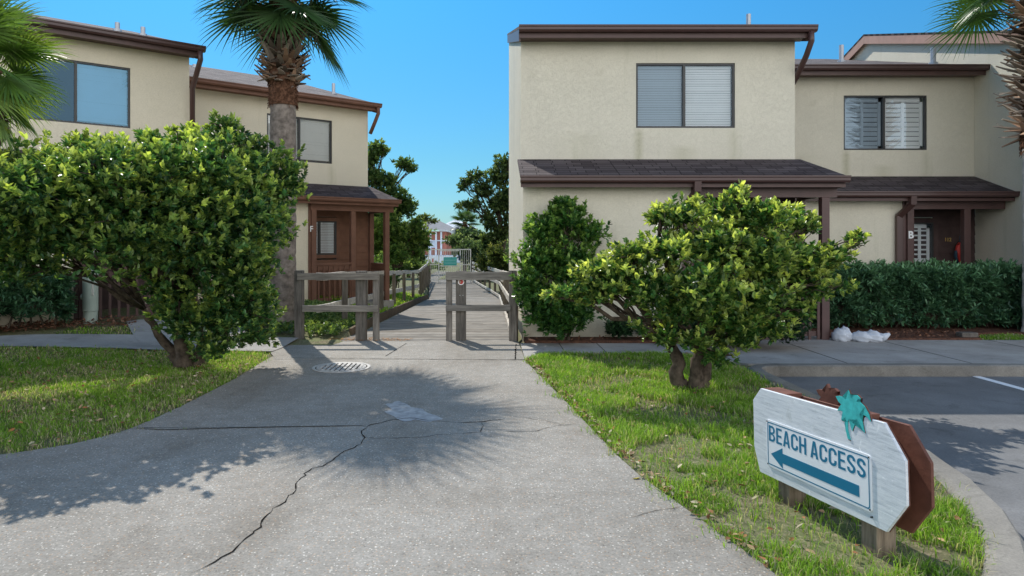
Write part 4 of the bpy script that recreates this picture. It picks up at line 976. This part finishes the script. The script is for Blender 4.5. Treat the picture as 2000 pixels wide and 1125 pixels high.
# rounded light hedge bush beyond russet porch
shrub('rounded_shrub', 'light green rounded bush just beyond the russet porch', 'shrub', (-3.8, 22.0, -.1), [((-3.75, 22.4, .55), (.55, .8, .62)), ((-3.7, 23.6, .35), (.5,.7,.5)), ((-4.3, 23, .6), (.8,.8,.6))], 1800, 6, .08, .045, ((.05, .12, .03), (.10, .2, .05), (.30, .42, .12)), M['leaf_far'], [(0, .05, .3, .03)], shell=.35, twigs=2)

def far_tree(name, label, base, blobs, n, k, L, W, cols, rad, group='trees beyond the boardwalk', twigs=7, bark='bark', h=None, shell=.45):
    h = h or 2.0
    return shrub(name, label, 'tree', base, blobs, n, k, L, W, cols, M['leaf_far'], [(1.2, rad, h, rad)], bark=bark, group=group, shell=shell, up=.3, twigs=twigs)
DK = ((.032, .075, .032), (.10, .19, .055), (.30, .40, .13))
t1b = [bx(735,290,27,.42,.5,.30), bx(745,296,27.3,.3,.4,.2), bx(720,345,27,.5,.6,.4), bx(790,318,27,.34,.4,.22), bx(803,328,27,.24,.3,.16), bx(755,352,27,.46,.5,.30), bx(735,385,27,.6,.7,.45), bx(775,385,27,.5,.6,.4), bx(800,400,27,.28,.4,.3), bx(740,425,27,.6,.7,.5), bx(785,410,27,.45,.5,.3), bx(726,310,27,.3,.4,.25)]
far_tree('broadleaf_tree', 'tall dark open-crowned tree rising behind the russet porch', (-4.5, 27, -.4), t1b, 2100, 6, .13, .075, DK, .13, h=3.2, twigs=8)
t2b = [bx(740,470,26,.5,.8,.7), bx(780,470,26.4,.6,.8,.7), bx(820,465,26.8,.38,.6,.40), bx(815,440,26.6,.26,.5,.26), bx(770,495,25.6,.5,.8,.4), bx(812,492,26.5,.25,.4,.30), bx(760,440,26,.5,.8,.5), bx(832,478,27,.18,.4,.2)]
far_tree('broadleaf_tree', 'lower yellow-green tree beside the left rail of the boardwalk', (-3.7, 26, -.4), t2b, 2500, 6, .12, .065, ((.05, .11, .03), (.13, .24, .06), (.48, .56, .15)), .09, h=1.0, twigs=4)
Y3 = 33
t3b = [bx(985,318,Y3,.5,.6,.35), bx(970,345,Y3,.55,.7,.45), bx(930,345,Y3,.45,.5,.32), bx(912,355,Y3,.26,.4,.18), bx(945,370,Y3,.6,.6,.4), bx(905,365,Y3,.28,.4,.22), bx(925,400,Y3,.4,.6,.28), bx(905,402,Y3,.42,.5,.16), bx(970,400,Y3,.5,.7,.4), bx(955,430,Y3,.42,.6,.45), bx(985,385,Y3,.5,.7,.5), bx(950,480,Y3,.35,.6,.8), bx(1010,340,Y3,.9,.8,.9), bx(1010,420,Y3,.8,.8,.9), bx(975,460,Y3,.4,.5,.5)]
far_tree('broadleaf_tree', 'tall twisted dark tree with vine-hung trunk beside the cream side wall', (.6, 33, -.7), t3b, 2700, 6, .15, .085, ((.03, .065, .03), (.09, .15, .05), (.27, .34, .12)), .16, h=2.6, twigs=14, shell=.35)
t4b = [bx(915,462,46,.9,1,.5), bx(890,470,46,.8,1,.4), bx(935,470,46,.9,1,.6), bx(920,490,44,1.2,1,.7), bx(955,500,44,1.3,1,.9), bx(980,500,42,1,1,.9)]
far_tree('broadleaf_tree', 'dense grey-green tree group crown behind the gate', (-1.2, 45, -.9), t4b, 2400, 6, .16, .09, ((.035, .075, .04), (.10, .17, .08), (.30, .38, .18)), .12, h=1.6, twigs=4)
t5b = [bx(970,500,29,.45,.5,.5), bx(985,520,29,.4,.5,.35), bx(950,515,31,.5,.6,.5)]
shrub('scrub_bush', 'yellowish scrub bush right of the boardwalk beyond the cream side wall', 'bush', (.4, 29.5, -.6), t5b, 900, 6, .12, .06, ((.03, .06, .02), (.08, .12, .035), (.32, .32, .10)), M['leaf_far'], [(0, .05, .3, .03)], shell=.3, twigs=3)
far_tree('broadleaf_tree', 'small-leaved tree crown just left of the far grey roof', (-5.8, 48, -.9), [bx(800,455,48,1.2,1.2,.8), bx(770,470,48,1.4,1.2,1.0), bx(828,425,49,.6,.6,.2), bx(845,432,50,.6,.5,.14), bx(816,500,46,.6,1,.7)], 1700, 6, .16, .08, ((.04, .07, .025), (.09, .13, .04), (.25, .30, .09)), .12, h=2.0, twigs=6)
for (nm_, b_, bl__) in (('low scrub left of the boardwalk just before the gate', (-4.6, 34, -.7), [bx(800,520,34,.6,1,.35), bx(770,522,33,.7,1,.4), bx(822,528,35,.35,.8,.25)]),
    ('wide low scrub beyond the gate hiding the foot of the far building', (-6.5, 58, -.9), [bx(790,512,58,1.4,1.5,.9), bx(818,515,57,1.0,1.2,.8), bx(835,520,56,.7,1,.5), bx(855,522,60,.8,1,.5), bx(760,510,58,1.4,1.5,1.0)]),
    ('scrub right of the boardwalk beyond the gate', (.2, 46, -.8), [bx(935,515,46,.8,1,.6), bx(960,512,45,1.0,1,.8), bx(990,515,44,1,1,.8)])):
    shrub('scrub_bush', nm_, 'bush', b_, bl__, 1300, 6, .15, .08, ((.04, .09, .035), (.11, .19, .06), (.36, .44, .14)), M['leaf_far'], [(0, .05, .3, .03)], shell=.3, twigs=2, group='scrub around the far gate')
# distant wood line
V_ = []; D_ = []
n = 9000; X_ = rng.uniform(-75, 75, n); Yd = rng.uniform(110, 135, n); Z_ = rng.random(n)**.7*(5.5+1.4*np.sin(X_*.35)+1.0*np.sin(X_*.9))-1
mask = (X_ < -24) | (X_ > -8); P = np.stack([X_, Yd, Z_*.62], 1)[mask]
o = rosettes('distant_wood', P, unit(rng.normal(size=P.shape)), None, 5, .9, .55, (.03, .05, .03), (.06, .09, .05), (.12, .15, .08), M['leaf_far'], None, rng.random(len(P))*.5)
tag(o, 'low band of distant trees along the horizon', 'wood', None, 'stuff')

# ------------------------------------------------------------------ fan palms
def fan_frond(r, origin, az, el, pet, blade, tone, nm='frond', droop=.55, nleaf=46):
    """one costapalmate frond: petiole + leaflets radiating from the hub"""
    V = []; Fi = []; C = []; nf = []
    d = np.array([math.cos(az)*math.cos(el), math.sin(az)*math.cos(el), math.sin(el)])
    o_ = np.array(origin, float); K = 7; pts = []; p = o_.copy(); dd = d.copy()
    for k in range(K): pts.append(p.copy()); p = p+dd*pet/(K-1); dd = dd+np.array([0,0,-.05*droop*2]); dd /= np.linalg.norm(dd)
    side = np.cross(dd, [0,0,1]); side /= np.linalg.norm(side)+1e-6
    def strip(pts, ws, sd, col):
        nonlocal V, Fi, C
        i = len(V)
        for q, w in zip(pts, ws): V.append(q-sd*w/2); V.append(q+sd*w/2); C.append(col); C.append(col)
        for k in range(len(pts)-1): Fi.extend([i+2*k, i+2*k+1, i+2*k+3, i+2*k+2]); nf.append(4)
    upv = np.cross(side, dd)
    strip(pts, [.05-.02*k/K for k in range(K)], side, (.20*tone[0], .30*tone[1], .08*tone[2])); strip(pts, [.022]*K, upv, (.14, .22, .06))
    hub = pts[-1]; roll = random.uniform(-.5, .5); side2 = side*math.cos(roll)+upv*math.sin(roll); up2 = np.cross(side2, dd)
    cup = random.uniform(.1, .35)
    for j in range(nleaf):
        f = (j+.5)/nleaf*2-1; th = f*R(138)+random.uniform(-.025, .025)
        ld = dd*math.cos(th)+side2*math.sin(th)+up2*(cup*(1-abs(f))*1.0-.10); ld /= np.linalg.norm(ld)
        L = blade*(1-.30*abs(f)**2)*random.uniform(.9, 1.06)
        h = hub+dd*(.12*(1-abs(f)))*blade*.8
        sdir = np.cross(ld, up2); sdir /= np.linalg.norm(sdir)+1e-6; q = h.copy(); ld2 = ld.copy(); ps = [q.copy()]; ws = [.012]
        wmax = min(.040, 1.25*L*.45*R(276)/nleaf)
        S_ = 6
        for s in range(1, S_+1):
            q = q+ld2*L/S_; g_ = droop*(.03+.30*(s/S_)**2.2)*random.uniform(.7, 1.3); ld2 = ld2+np.array([0,0,-g_]); ld2 /= np.linalg.norm(ld2); ps.append(q.copy())
            ws.append(wmax*(1.0 if s == 2 else .8 if s == 1 else .85 if s == 3 else .55 if s == 4 else .25 if s == 5 else .04))
        k_ = random.uniform(.75, 1.25); c = (.045*tone[0]*k_, .098*tone[1]*k_, .030*tone[2]*k_)
        tw = sdir*math.cos(.5*(1 if j % 2 else -1))+np.cross(sdir, ld)*math.sin(.5*(1 if j % 2 else -1))
        strip(ps, ws, tw, c)
    return np_mesh(nm, np.array(V), nf, Fi, np.array(C), M['frond'], r)
def palm_tree(label, base, h_trunk, crown, r_trunk, boot_z, boot_r, n_fr, pet, blade, tones, bark='bark_g', seed=1, fib=.45, el_rng=(-40, 80), azs=None, droop=.55, boot_tone=1.0, nboot=150, pale=None):
    random.seed(seed); bxx, byy, bz = base
    r = empty('fan_palm', base, 0, label, 'palm tree', 'cabbage palms')
    cz = crown-bz; b = MB(); z = -.15; pts = []; rad = []
    while z < boot_z[0]-bz-.0: pts.append((random.uniform(-.004,.004), 0, z)); rad.append(r_trunk*random.uniform(.97, 1.03)*(1.12 if z < .1 else 1)); z += .07
    b.tube(pts, rad, 26, rough=.02); tr = b.build('trunk', M[bark], r, smooth=True)
    if fib:
        b = MB(); z0 = boot_z[0]-bz-fib; pts = []; rad = []; z = z0
        while z < cz+.1: pts.append((0,0,z)); rad.append(r_trunk*random.uniform(1.03, 1.12)*(1.0 if z > z0+.08 else .985)); z += .05
        b.tube(pts, rad, 26, rough=.06)
        for _ in range(260):
            a = random.uniform(0, 2*math.pi); z = random.uniform(z0, boot_z[0]-bz+.15); rr = r_trunk*1.05
            b.bar((rr*math.cos(a), rr*math.sin(a), z), ((rr+.03)*math.cos(a+.1), (rr+.03)*math.sin(a+.1), z-random.uniform(.03, .10)), .012, .006)
        b.build('fibrous_collar', M['bark_r'], r, smooth=False)
    # old leaf bases
    b = MB(); z0 = boot_z[0]-bz; z1 = boot_z[1]-bz
    for i in range(nboot):
        f = i/nboot; z = z0+(z1-z0)*f; a = i*2.399+random.uniform(-.25, .25); L = random.uniform(.16, .34); out = random.uniform(.45, 1.15)*(boot_r-r_trunk)
        rr = r_trunk*.95+.03; k = random.uniform(.55, 1.35)*boot_tone; cc = random.choice([(.21*k, .165*k, .13*k), (.32*k, .26*k, .20*k), (.11*k, .08*k, .06*k), (.25*k, .155*k, .10*k)])
        dirn = Vector((math.cos(a), math.sin(a), 0)); sd = Vector((-math.sin(a), math.cos(a), 0)); lift = random.uniform(.15, .9)
        if random.random() < .25: lift = random.uniform(-.5, .1)
        P0 = dirn*rr+Vector((0,0,z)); P1 = dirn*(rr+out*.55)+Vector((0,0,z+L*lift*.5)); P2 = dirn*(rr+out)+Vector((0,0,z+L*lift))+sd*random.uniform(-.04,.04)
        for A, B_, w0, w1, t0, t1 in ((P0, P1, .14, .085, .03, .022), (P1, P2, .085, .045, .022, .012)):
            n_ = (B_-A).normalized().cross(sd).normalized(); i0 = len(b.v)
            for (Q, w, t) in ((A, w0, t0), (B_, w1, t1)):
                b.v += [tuple(Q-sd*w/2-n_*t/2), tuple(Q+sd*w/2-n_*t/2), tuple(Q+sd*w/2*.9+n_*t/2), tuple(Q-sd*w/2*.9+n_*t/2)]
            for q in ((0,1,5,4),(1,2,6,5),(2,3,7,6),(3,0,4,7),(4,5,6,7),(3,2,1,0)): b.f.append(tuple(i0+x for x in q)); b.c.append(cc)
    b.build('leaf_bases', M['boot'], r)
    for i in range(n_fr):
        f = i/n_fr; az = i*2.399+random.uniform(-.3, .3); el = R(el_rng[0]+(el_rng[1]-el_rng[0])*f**.9+random.uniform(-8, 8))
        fan_frond(r, (math.cos(az)*.10, math.sin(az)*.10, cz-.18+.30*f), az, el, pet*random.uniform(.8, 1.15), blade*random.uniform(.88, 1.1), random.choice(tones), droop=droop*random.uniform(.8, 1.3))
    return r
dkt = [(1, 1, 1), (1.2, 1.15, .9), (.8, .9, .95)]
palm_tree('tall cabbage palm between the two left houses, rising behind the boardwalk barrier', (-3.70, 12.2, .2), 5, 6.15, .225, (4.45, 5.75), .44, 36, .66, 1.02, dkt, seed=3, el_rng=(-42, 86), nboot=240, boot_tone=.85, fib=.40)
yt = [(4.2, 2.9, 1.8), (2.8, 2.3, 1.3), (5.0, 3.4, 2.6), (2.0, 1.8, 1)]
palm_tree('short sunlit cabbage palm at the left edge with yellow-green fronds over the blue window', (-5.85, 7.6, 0), 3, 3.62, .2, (2.6, 3.4), .38, 40, .42, .58, yt, seed=5, droop=.7)
palm_tree('cabbage palm at the right edge with a shaggy bleached column of old leaf stubs', (9.62, 12.0, 0), 5, 6.35, .21, (3.45, 5.9), .56, 30, .80, .92, [(1.4, 1.4, 1.2), (2.2, 1.9, 1.3), (1.1, 1.2, 1)], bark='bark_l', seed=9, el_rng=(-18, 84), boot_tone=1.55, nboot=300, fib=.25)
# far little cabbage palm by the gate
palm_tree('small distant cabbage palm with a round head behind the gate', (-1.75, 47.5, -.9), 3, 3.0, .14, (2.0, 2.8), .25, 20, .45, .75, dkt, seed=12, nboot=40, fib=.2)
random.seed(21)

# ------------------------------------------------------------------ grass
def in_poly(X, Y, poly):
    ins = np.zeros(len(X), bool); n = len(poly)
    for i in range(n):
        x0, y0 = poly[i]; x1, y1 = poly[(i+1) % n]
        c = ((y0 > Y) != (y1 > Y)); t = (x1-x0)*(Y-y0)/((y1-y0) if y1 != y0 else 1e-9)+x0
        ins ^= c & (X < t)
    return ins
gzv = np.vectorize(gz)
def fbm(X, Y, s, ph=0):
    return (np.sin(X*s*1.7+ph+1.3*np.sin(Y*s*1.1+ph))+np.sin(Y*s*2.1+ph*2+1.7*np.sin(X*s*1.3))+.6*np.sin((X+Y)*s*4.3+ph)+.4*np.sin((X-Y)*s*7.7+ph))/4.0*.9+.5
def grass(name, label, poly, dens, hmin, hmax, w, seed, dry=.2, z0=0.0, bare=.0, near=False, tint=(1,1,1), clump=.5):
    rg = np.random.default_rng(seed); xs_ = [p[0] for p in poly]; ys_ = [p[1] for p in poly]
    A = (max(xs_)-min(xs_))*(max(ys_)-min(ys_)); n = int(A*dens)
    X = rg.uniform(min(xs_), max(xs_), n); Y = rg.uniform(min(ys_), max(ys_), n)
    X = X+.05*np.sin(Y*40); m_ = in_poly(X+rg.normal(0, .045, n)*(1+np.sin(Y*9)*.6), Y+rg.normal(0, .04, n), poly)
    m_ &= rg.random(n) < 1; f = fbm(X, Y, 2.2, seed); m_ &= rg.random(n) < np.clip(1-bare*(f > .62)*1.6, .12, 1)
    # thin with distance
    m_ &= rg.random(n) < np.clip(9.0/np.maximum(Y, 3), .25, 1.0)
    X, Y, f = X[m_], Y[m_], f[m_]; n = len(X); f2 = fbm(X, Y, 5.0, seed+3)
    H = (hmin+(hmax-hmin)*rg.random(n)**1.5)*(1-clump*.5+clump*f2); a = rg.uniform(0, 2*np.pi, n); lean = rg.uniform(.15, 1.1, n)*H
    Z = gzv(X, Y)-.02+z0
    W_ = w*(.7+.6*rg.random(n))*np.clip(Y/5, 1, 2.2)
    P0 = np.stack([X, Y, Z], 1); dv = np.stack([np.cos(a), np.sin(a), 0*a], 1); b_ = rg.uniform(0, 2*np.pi, n); sv = np.stack([np.cos(b_), np.sin(b_), 0*b_], 1)
    up = np.array([[0,0,1.0]])
    P1 = P0+up*(H*.55)[:, None]+dv*(lean*.25)[:, None]; P2 = P0+up*(H*np.clip(1-lean/H*.35, .4, 1))[:, None]+dv*(lean*.85)[:, None]
    V = np.stack([P0-sv*W_[:, None]/2, P0+sv*W_[:, None]/2, P1+sv*W_[:, None]*.42, P1-sv*W_[:, None]*.42, P2], 1).reshape(-1, 3)
    k = np.arange(n)[:, None]*5; Fq = np.concatenate([k+np.array([[0,1,2,3]])], 1); Ft = k+np.array([[3,2,4]])
    Fi = np.concatenate([Fq, Ft], 1).ravel(); nf = np.tile([4, 3], n)
    g1 = np.array([.10, .23, .026]); g2 = np.array([.33, .52, .07]); dr = np.array([.55, .50, .30])
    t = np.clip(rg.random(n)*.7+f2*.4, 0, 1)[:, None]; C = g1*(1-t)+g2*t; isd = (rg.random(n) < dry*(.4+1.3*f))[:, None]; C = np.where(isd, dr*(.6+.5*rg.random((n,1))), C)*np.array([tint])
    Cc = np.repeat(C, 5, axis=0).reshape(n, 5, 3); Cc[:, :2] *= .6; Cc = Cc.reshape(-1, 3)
    o = np_mesh(name, V, nf, Fi, Cc, M['grass']); return tag(o, label, 'grass', None, 'stuff')
LAWN_L = [(-9.5, 8.85), (-7.4, 9.36), (-5.4, 9.92), (-4.1, 10.15), (-3.24, 9.98), gpt(510,708), gpt(460,739), gpt(400,770), gpt(350,795), gpt(290,822), gpt(252,838), gpt(200,853), gpt(140,867), gpt(60,880), gpt(0,888), (-5.2,4.72), (-9.5,4.0)]
LAWN_R = [gpt(1027,703), (.74, 9.85), (3.05, 9.88), (3.15, 9.2), (3.24, 8.8), (3.22, 7.2), (3.22, 6.0), (3.16, 5.2), (3.04, 4.6), (2.87, 4.1), (2.67, 3.75), (2.44, 3.42), (2.2, 3.14), (1.9, 2.9), (1.45, 2.85),
          gpt(1500,1106), gpt(1400,1034), gpt(1310,969), gpt(1250,926), gpt(1200,881), gpt(1150,828), gpt(1105,781), gpt(1060,735)]
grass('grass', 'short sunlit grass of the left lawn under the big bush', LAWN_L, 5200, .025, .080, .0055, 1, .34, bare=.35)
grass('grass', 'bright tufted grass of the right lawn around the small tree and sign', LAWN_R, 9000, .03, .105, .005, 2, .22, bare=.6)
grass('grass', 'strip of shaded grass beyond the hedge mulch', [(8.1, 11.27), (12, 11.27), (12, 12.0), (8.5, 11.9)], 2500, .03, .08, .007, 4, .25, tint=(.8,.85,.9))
grass('grass', 'grass island between the left paths', [(-6.9, 10.75), (-5.6, 11.0), (-5.9, 11.5), (-6.7, 11.3)], 1500, .02, .07, .007, 5, .4)
grass('grass', 'grass beside the left rail beyond the russet porch', [(-2.5, 15), (-2.5, 27), (-9, 27), (-9, 21), (-3.6, 17)], 900, .05, .16, .012, 6, .1, tint=(1.3,1.2,1))
def strip_poly(pts, w):
    q_ = [gpt(*p) for p in pts]; return [(x, y-w) for x, y in q_]+[(x, y+w) for x, y in q_[::-1]]
grass('weeds', 'sparse weeds growing in the drive joint left of the crack', strip_poly([(262,837),(320,840),(420,837)], .03), 1500, .015, .05, .006, 31, .5)
grass('weeds', 'sparse weeds in the crack at the right edge of the drive', strip_poly([(1085,831),(1150,829)], .015), 1800, .01, .04, .006, 32, .6)
grass('weeds', 'small weed tuft in the joint left of the manhole', strip_poly([(548,722),(562,722)], .04), 2500, .02, .06, .006, 33, .6)
# leafy ground cover around palm foot
n = 2600; P = np.stack([rng.uniform(-4.9, -2.5, n), rng.uniform(11.35, 15.5, n), np.zeros(n)], 1); P = P[(P[:,0] > -4.6+(P[:,1]-11.3)*.1) & ~((P[:,1] < 11.8) & (P[:,0] < -3.7))]
P[:,2] = gzv(P[:,0], P[:,1])+.03+.05*rng.random(len(P))
o = rosettes('ground_cover', P, np.tile([0,0,1.0], (len(P),1)), None, 6, .06, .035, (.05, .12, .03), (.10, .20, .05), (.32, .40, .13), M['leaf'], None, rng.random(len(P))*.8, 1.0, .6)
tag(o, 'low leafy ground cover around the foot of the tall palm', 'ground cover', None, 'stuff')
# fallen leaves / litter
def litter(name, label, regions, n, cols, L=.05):
    Ps = []
    for poly, w in regions:
        X = rng.uniform(min(p[0] for p in poly), max(p[0] for p in poly), int(n*w)*3); Y = rng.uniform(min(p[1] for p in poly), max(p[1] for p in poly), int(n*w)*3)
        m_ = in_poly(X, Y, poly); X, Y = X[m_][:int(n*w)], Y[m_][:int(n*w)]; Ps.append(np.stack([X, Y, gzv(X, Y)+.01+.02*rng.random(len(X))], 1))
    P = np.concatenate(Ps); m2 = len(P); D = rng.normal(size=(m2,3)); D[:,2] *= .25
    C = np.array(cols)[rng.integers(0, len(cols), m2)]*(.7+.5*rng.random((m2,1)))
    o = leaves(name, P, D, L*(.6+.7*rng.random(m2)), L*.5*(.7+.5*rng.random(m2)), C, M['boot'], None, .3, -.1); return tag(o, label, 'leaf litter', None, 'stuff')
edge = [gpt(1027,706)] ; 
redge = [gpt(1025,704), gpt(1060,738), gpt(1105,784), gpt(1150,831), gpt(1200,884), gpt(1250,929), gpt(1310,972), gpt(1400,1037), gpt(1500,1108)]
band = redge+[(x+.10, y) for x, y in redge[::-1]]
litter('fallen_leaves', 'brown dry leaves and clippings along the edge of the drive', [(band, 1.0), (LAWN_R, .35), (LAWN_L, 1.6)], 1000, [(.30,.14,.06), (.42,.28,.16), (.20,.10,.05), (.44,.37,.25), (.38,.34,.20)])
litter('mulch_chips', 'reddish pine straw and chips on the beds', [([(5.8,11.3),(8.1,11.3),(8.4,12.3),(5.8,12.3)], 1.0), ([(.6,10.92),(4.1,10.92),(4.1,11.3),(.6,11.3)], .8), ([(-8.5,10.3),(-6.0,11.5),(-6.3,12.2),(-8.6,11.0)], 1.0)], 900, [(.22,.10,.06), (.30,.16,.10), (.12,.06,.04)], .07)
X = rng.uniform(-2.7, -1.3, 220); Y = rng.uniform(11.15, 11.45, 220); P = np.stack([X, Y, 0*X+.012], 1); D = rng.normal(size=(220,3)); D[:,2] *= .05
tag(leaves('pine_needles', P, D, .07+0*X, .012+0*X, np.tile([.40,.19,.06], (220,1))*(.7+.5*rng.random((220,1))), M['boot'], None, .1, 0), 'rusty pine needles gathered at the start of the boardwalk', 'leaf litter', None, 'stuff')
yl = leaves('fallen_leaf', np.array([[*gpt(1236, 936), .006]]), np.array([[1,.3,0.05]]), np.array([.055]), np.array([.028]), np.array([[.50,.42,.05]]), M['boot'], None, .3, 0); tag(yl, 'single yellow leaf on the drive near the right lawn edge', 'leaf')

# ------------------------------------------------------------------ far buildings
fb_ = empty('far_building', (-10.2, 92, -1), 0, 'distant red and white building with a grey hip roof, seen past the gate', 'building')
Yb = 92; q = lambda p: (p-957)/F*Yb+10.2
zt = lambda p: CH-(p-475)/F*Yb+1
b = MB(); b.box(q(795), q(872), 0, 12, 0, zt(452)); b.build('wall', M['redwall'], fb_)
b = MB(); x0, x1, z0, z1 = q(780), q(895), zt(449), zt(425)
b.face([(x0, -1, z0), (x1, -1, z0), (q(838)+.5, 6, z1), (q(826), 6, z1)]); b.face([(x1, -1, z0), (x1, 13, z0), (q(838)+.5, 6, z1)]); b.face([(x0, 13, z0), (x0, -1, z0), (q(826), 6, z1)]); b.build('roof', M['farroof'], fb_)
b = MB()
for p in (815, 828, 841, 852, 862): b.box(q(p)-.12, q(p)+.12, -.35, -.1, 0, zt(453))
b.box(q(795), q(873), -.3, -.12, zt(471), zt(469)); b.build('white_trim', M['farwhite'], fb_)
for (a, c, u, v) in ((842, 852, 470, 484), (815, 827, 474, 486), (829, 840, 474, 486), (815, 860, 500, 512)):
    b = MB(); b.box(q(a), q(c), -.08, -.02, zt(v), zt(u)); b.build('window', M['farwhite'], fb_)
b = MB(); b.box(q(795), q(900), -4, -.4, 0, zt(498)); b.build('balcony', M['farwhite'], fb_)
f2_ = empty('far_building', (-6.5, 120, -1), 0, 'very distant pale roofed building right of the grey hip roof', 'building')
b = MB(); b.box(-2.5, 3.5, 0, 8, 0, 5.3); b.build('wall', M['farwhite'], f2_)
b = MB(); b.face([(-3, -.5, 5.2), (4.3, -.5, 5.2), (.3, 4, 7.0)]); b.face([(4.3, -.5, 5.2), (4.3, 9, 5.2), (.3, 4, 7.0)]); b.face([(-3, 9, 5.2), (-3, -.5, 5.2), (.3, 4, 7.0)]); b.build('roof', M['farpale'], f2_)

# ------------------------------------------------------------------ sun, sky, camera
SKY_FILL = 15.5; SUN_EL = R(46); sx, sy = -.405, .914
w = bpy.data.worlds.new('World'); sc.world = w; w.use_nodes = True; nt = w.node_tree; bg = nt.nodes['Background']
sky = nt.nodes.new('ShaderNodeTexSky'); sky.sky_type = 'NISHITA'; sky.sun_disc = False; sky.sun_elevation = SUN_EL
sky.sun_rotation = math.atan2(sx, sy); sky.air_density = 1.0; sky.dust_density = .35; sky.ozone_density = 1.6; sky.altitude = 0
tc = nt.nodes.new('ShaderNodeTexCoord'); sp = nt.nodes.new('ShaderNodeSeparateXYZ'); nt.links.new(tc.outputs['Generated'], sp.inputs[0])
c = mix(nt, sky.outputs[0], (.30, .87, 1.16), 1.0, 'MULTIPLY')
# less haze towards the horizon
c = mix(nt, c, ramp(nt, sp.outputs['Z'], [(0, (.95, .54, .56)), (.12, (.80, .62, .58)), (.40, (.60, .88, .92)), (.8, (.8, 1, 1))]), 1.0, 'MULTIPLY')
# made-up bright patchy fill in the unseen sky behind the camera, lifting shade
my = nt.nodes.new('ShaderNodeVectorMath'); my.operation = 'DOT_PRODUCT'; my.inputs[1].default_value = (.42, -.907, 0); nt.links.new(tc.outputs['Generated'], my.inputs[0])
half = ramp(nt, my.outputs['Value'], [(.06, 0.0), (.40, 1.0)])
fill_noise = ramp(nt, noise(nt, tc.outputs['Generated'], 3.2, 8, .6), [(.33, .45), (.52, 1.0)])
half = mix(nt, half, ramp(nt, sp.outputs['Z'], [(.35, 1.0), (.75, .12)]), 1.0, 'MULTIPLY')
c = mix(nt, c, (SKY_FILL*.97, SKY_FILL*.985, SKY_FILL*1.0), mix(nt, half, fill_noise, 1.0, 'MULTIPLY'))
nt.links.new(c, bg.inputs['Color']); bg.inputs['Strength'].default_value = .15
sd = bpy.data.lights.new('sun', 'SUN'); sd.energy = 5.0; sd.angle = R(.45); sd.color = (1.0, .95, .87)
so = bpy.data.objects.new('sun', sd); COL.objects.link(so)
dirv = Vector((sx*math.cos(SUN_EL), sy*math.cos(SUN_EL), math.sin(SUN_EL))).normalized(); so.rotation_euler = dirv.to_track_quat('Z', 'Y').to_euler(); so.location = (0, 0, 20)
cam = bpy.data.cameras.new('camera'); cam.sensor_width = 36; cam.lens = F/2000*36; cam.shift_x = .0215; cam.shift_y = -.04375; cam.clip_end = 3000; cam.clip_start = .05
co = bpy.data.objects.new('camera', cam); COL.objects.link(co); co.location = (0, 0, CH); co.rotation_euler = (R(90), 0, 0); sc.camera = co
sc.view_settings.view_transform = 'Standard'; sc.view_settings.look = 'None'; sc.view_settings.exposure = 0; sc.view_settings.gamma = 1
sc.cycles.max_bounces = 8; sc.cycles.transparent_max_bounces = 16; sc.cycles.diffuse_bounces = 4
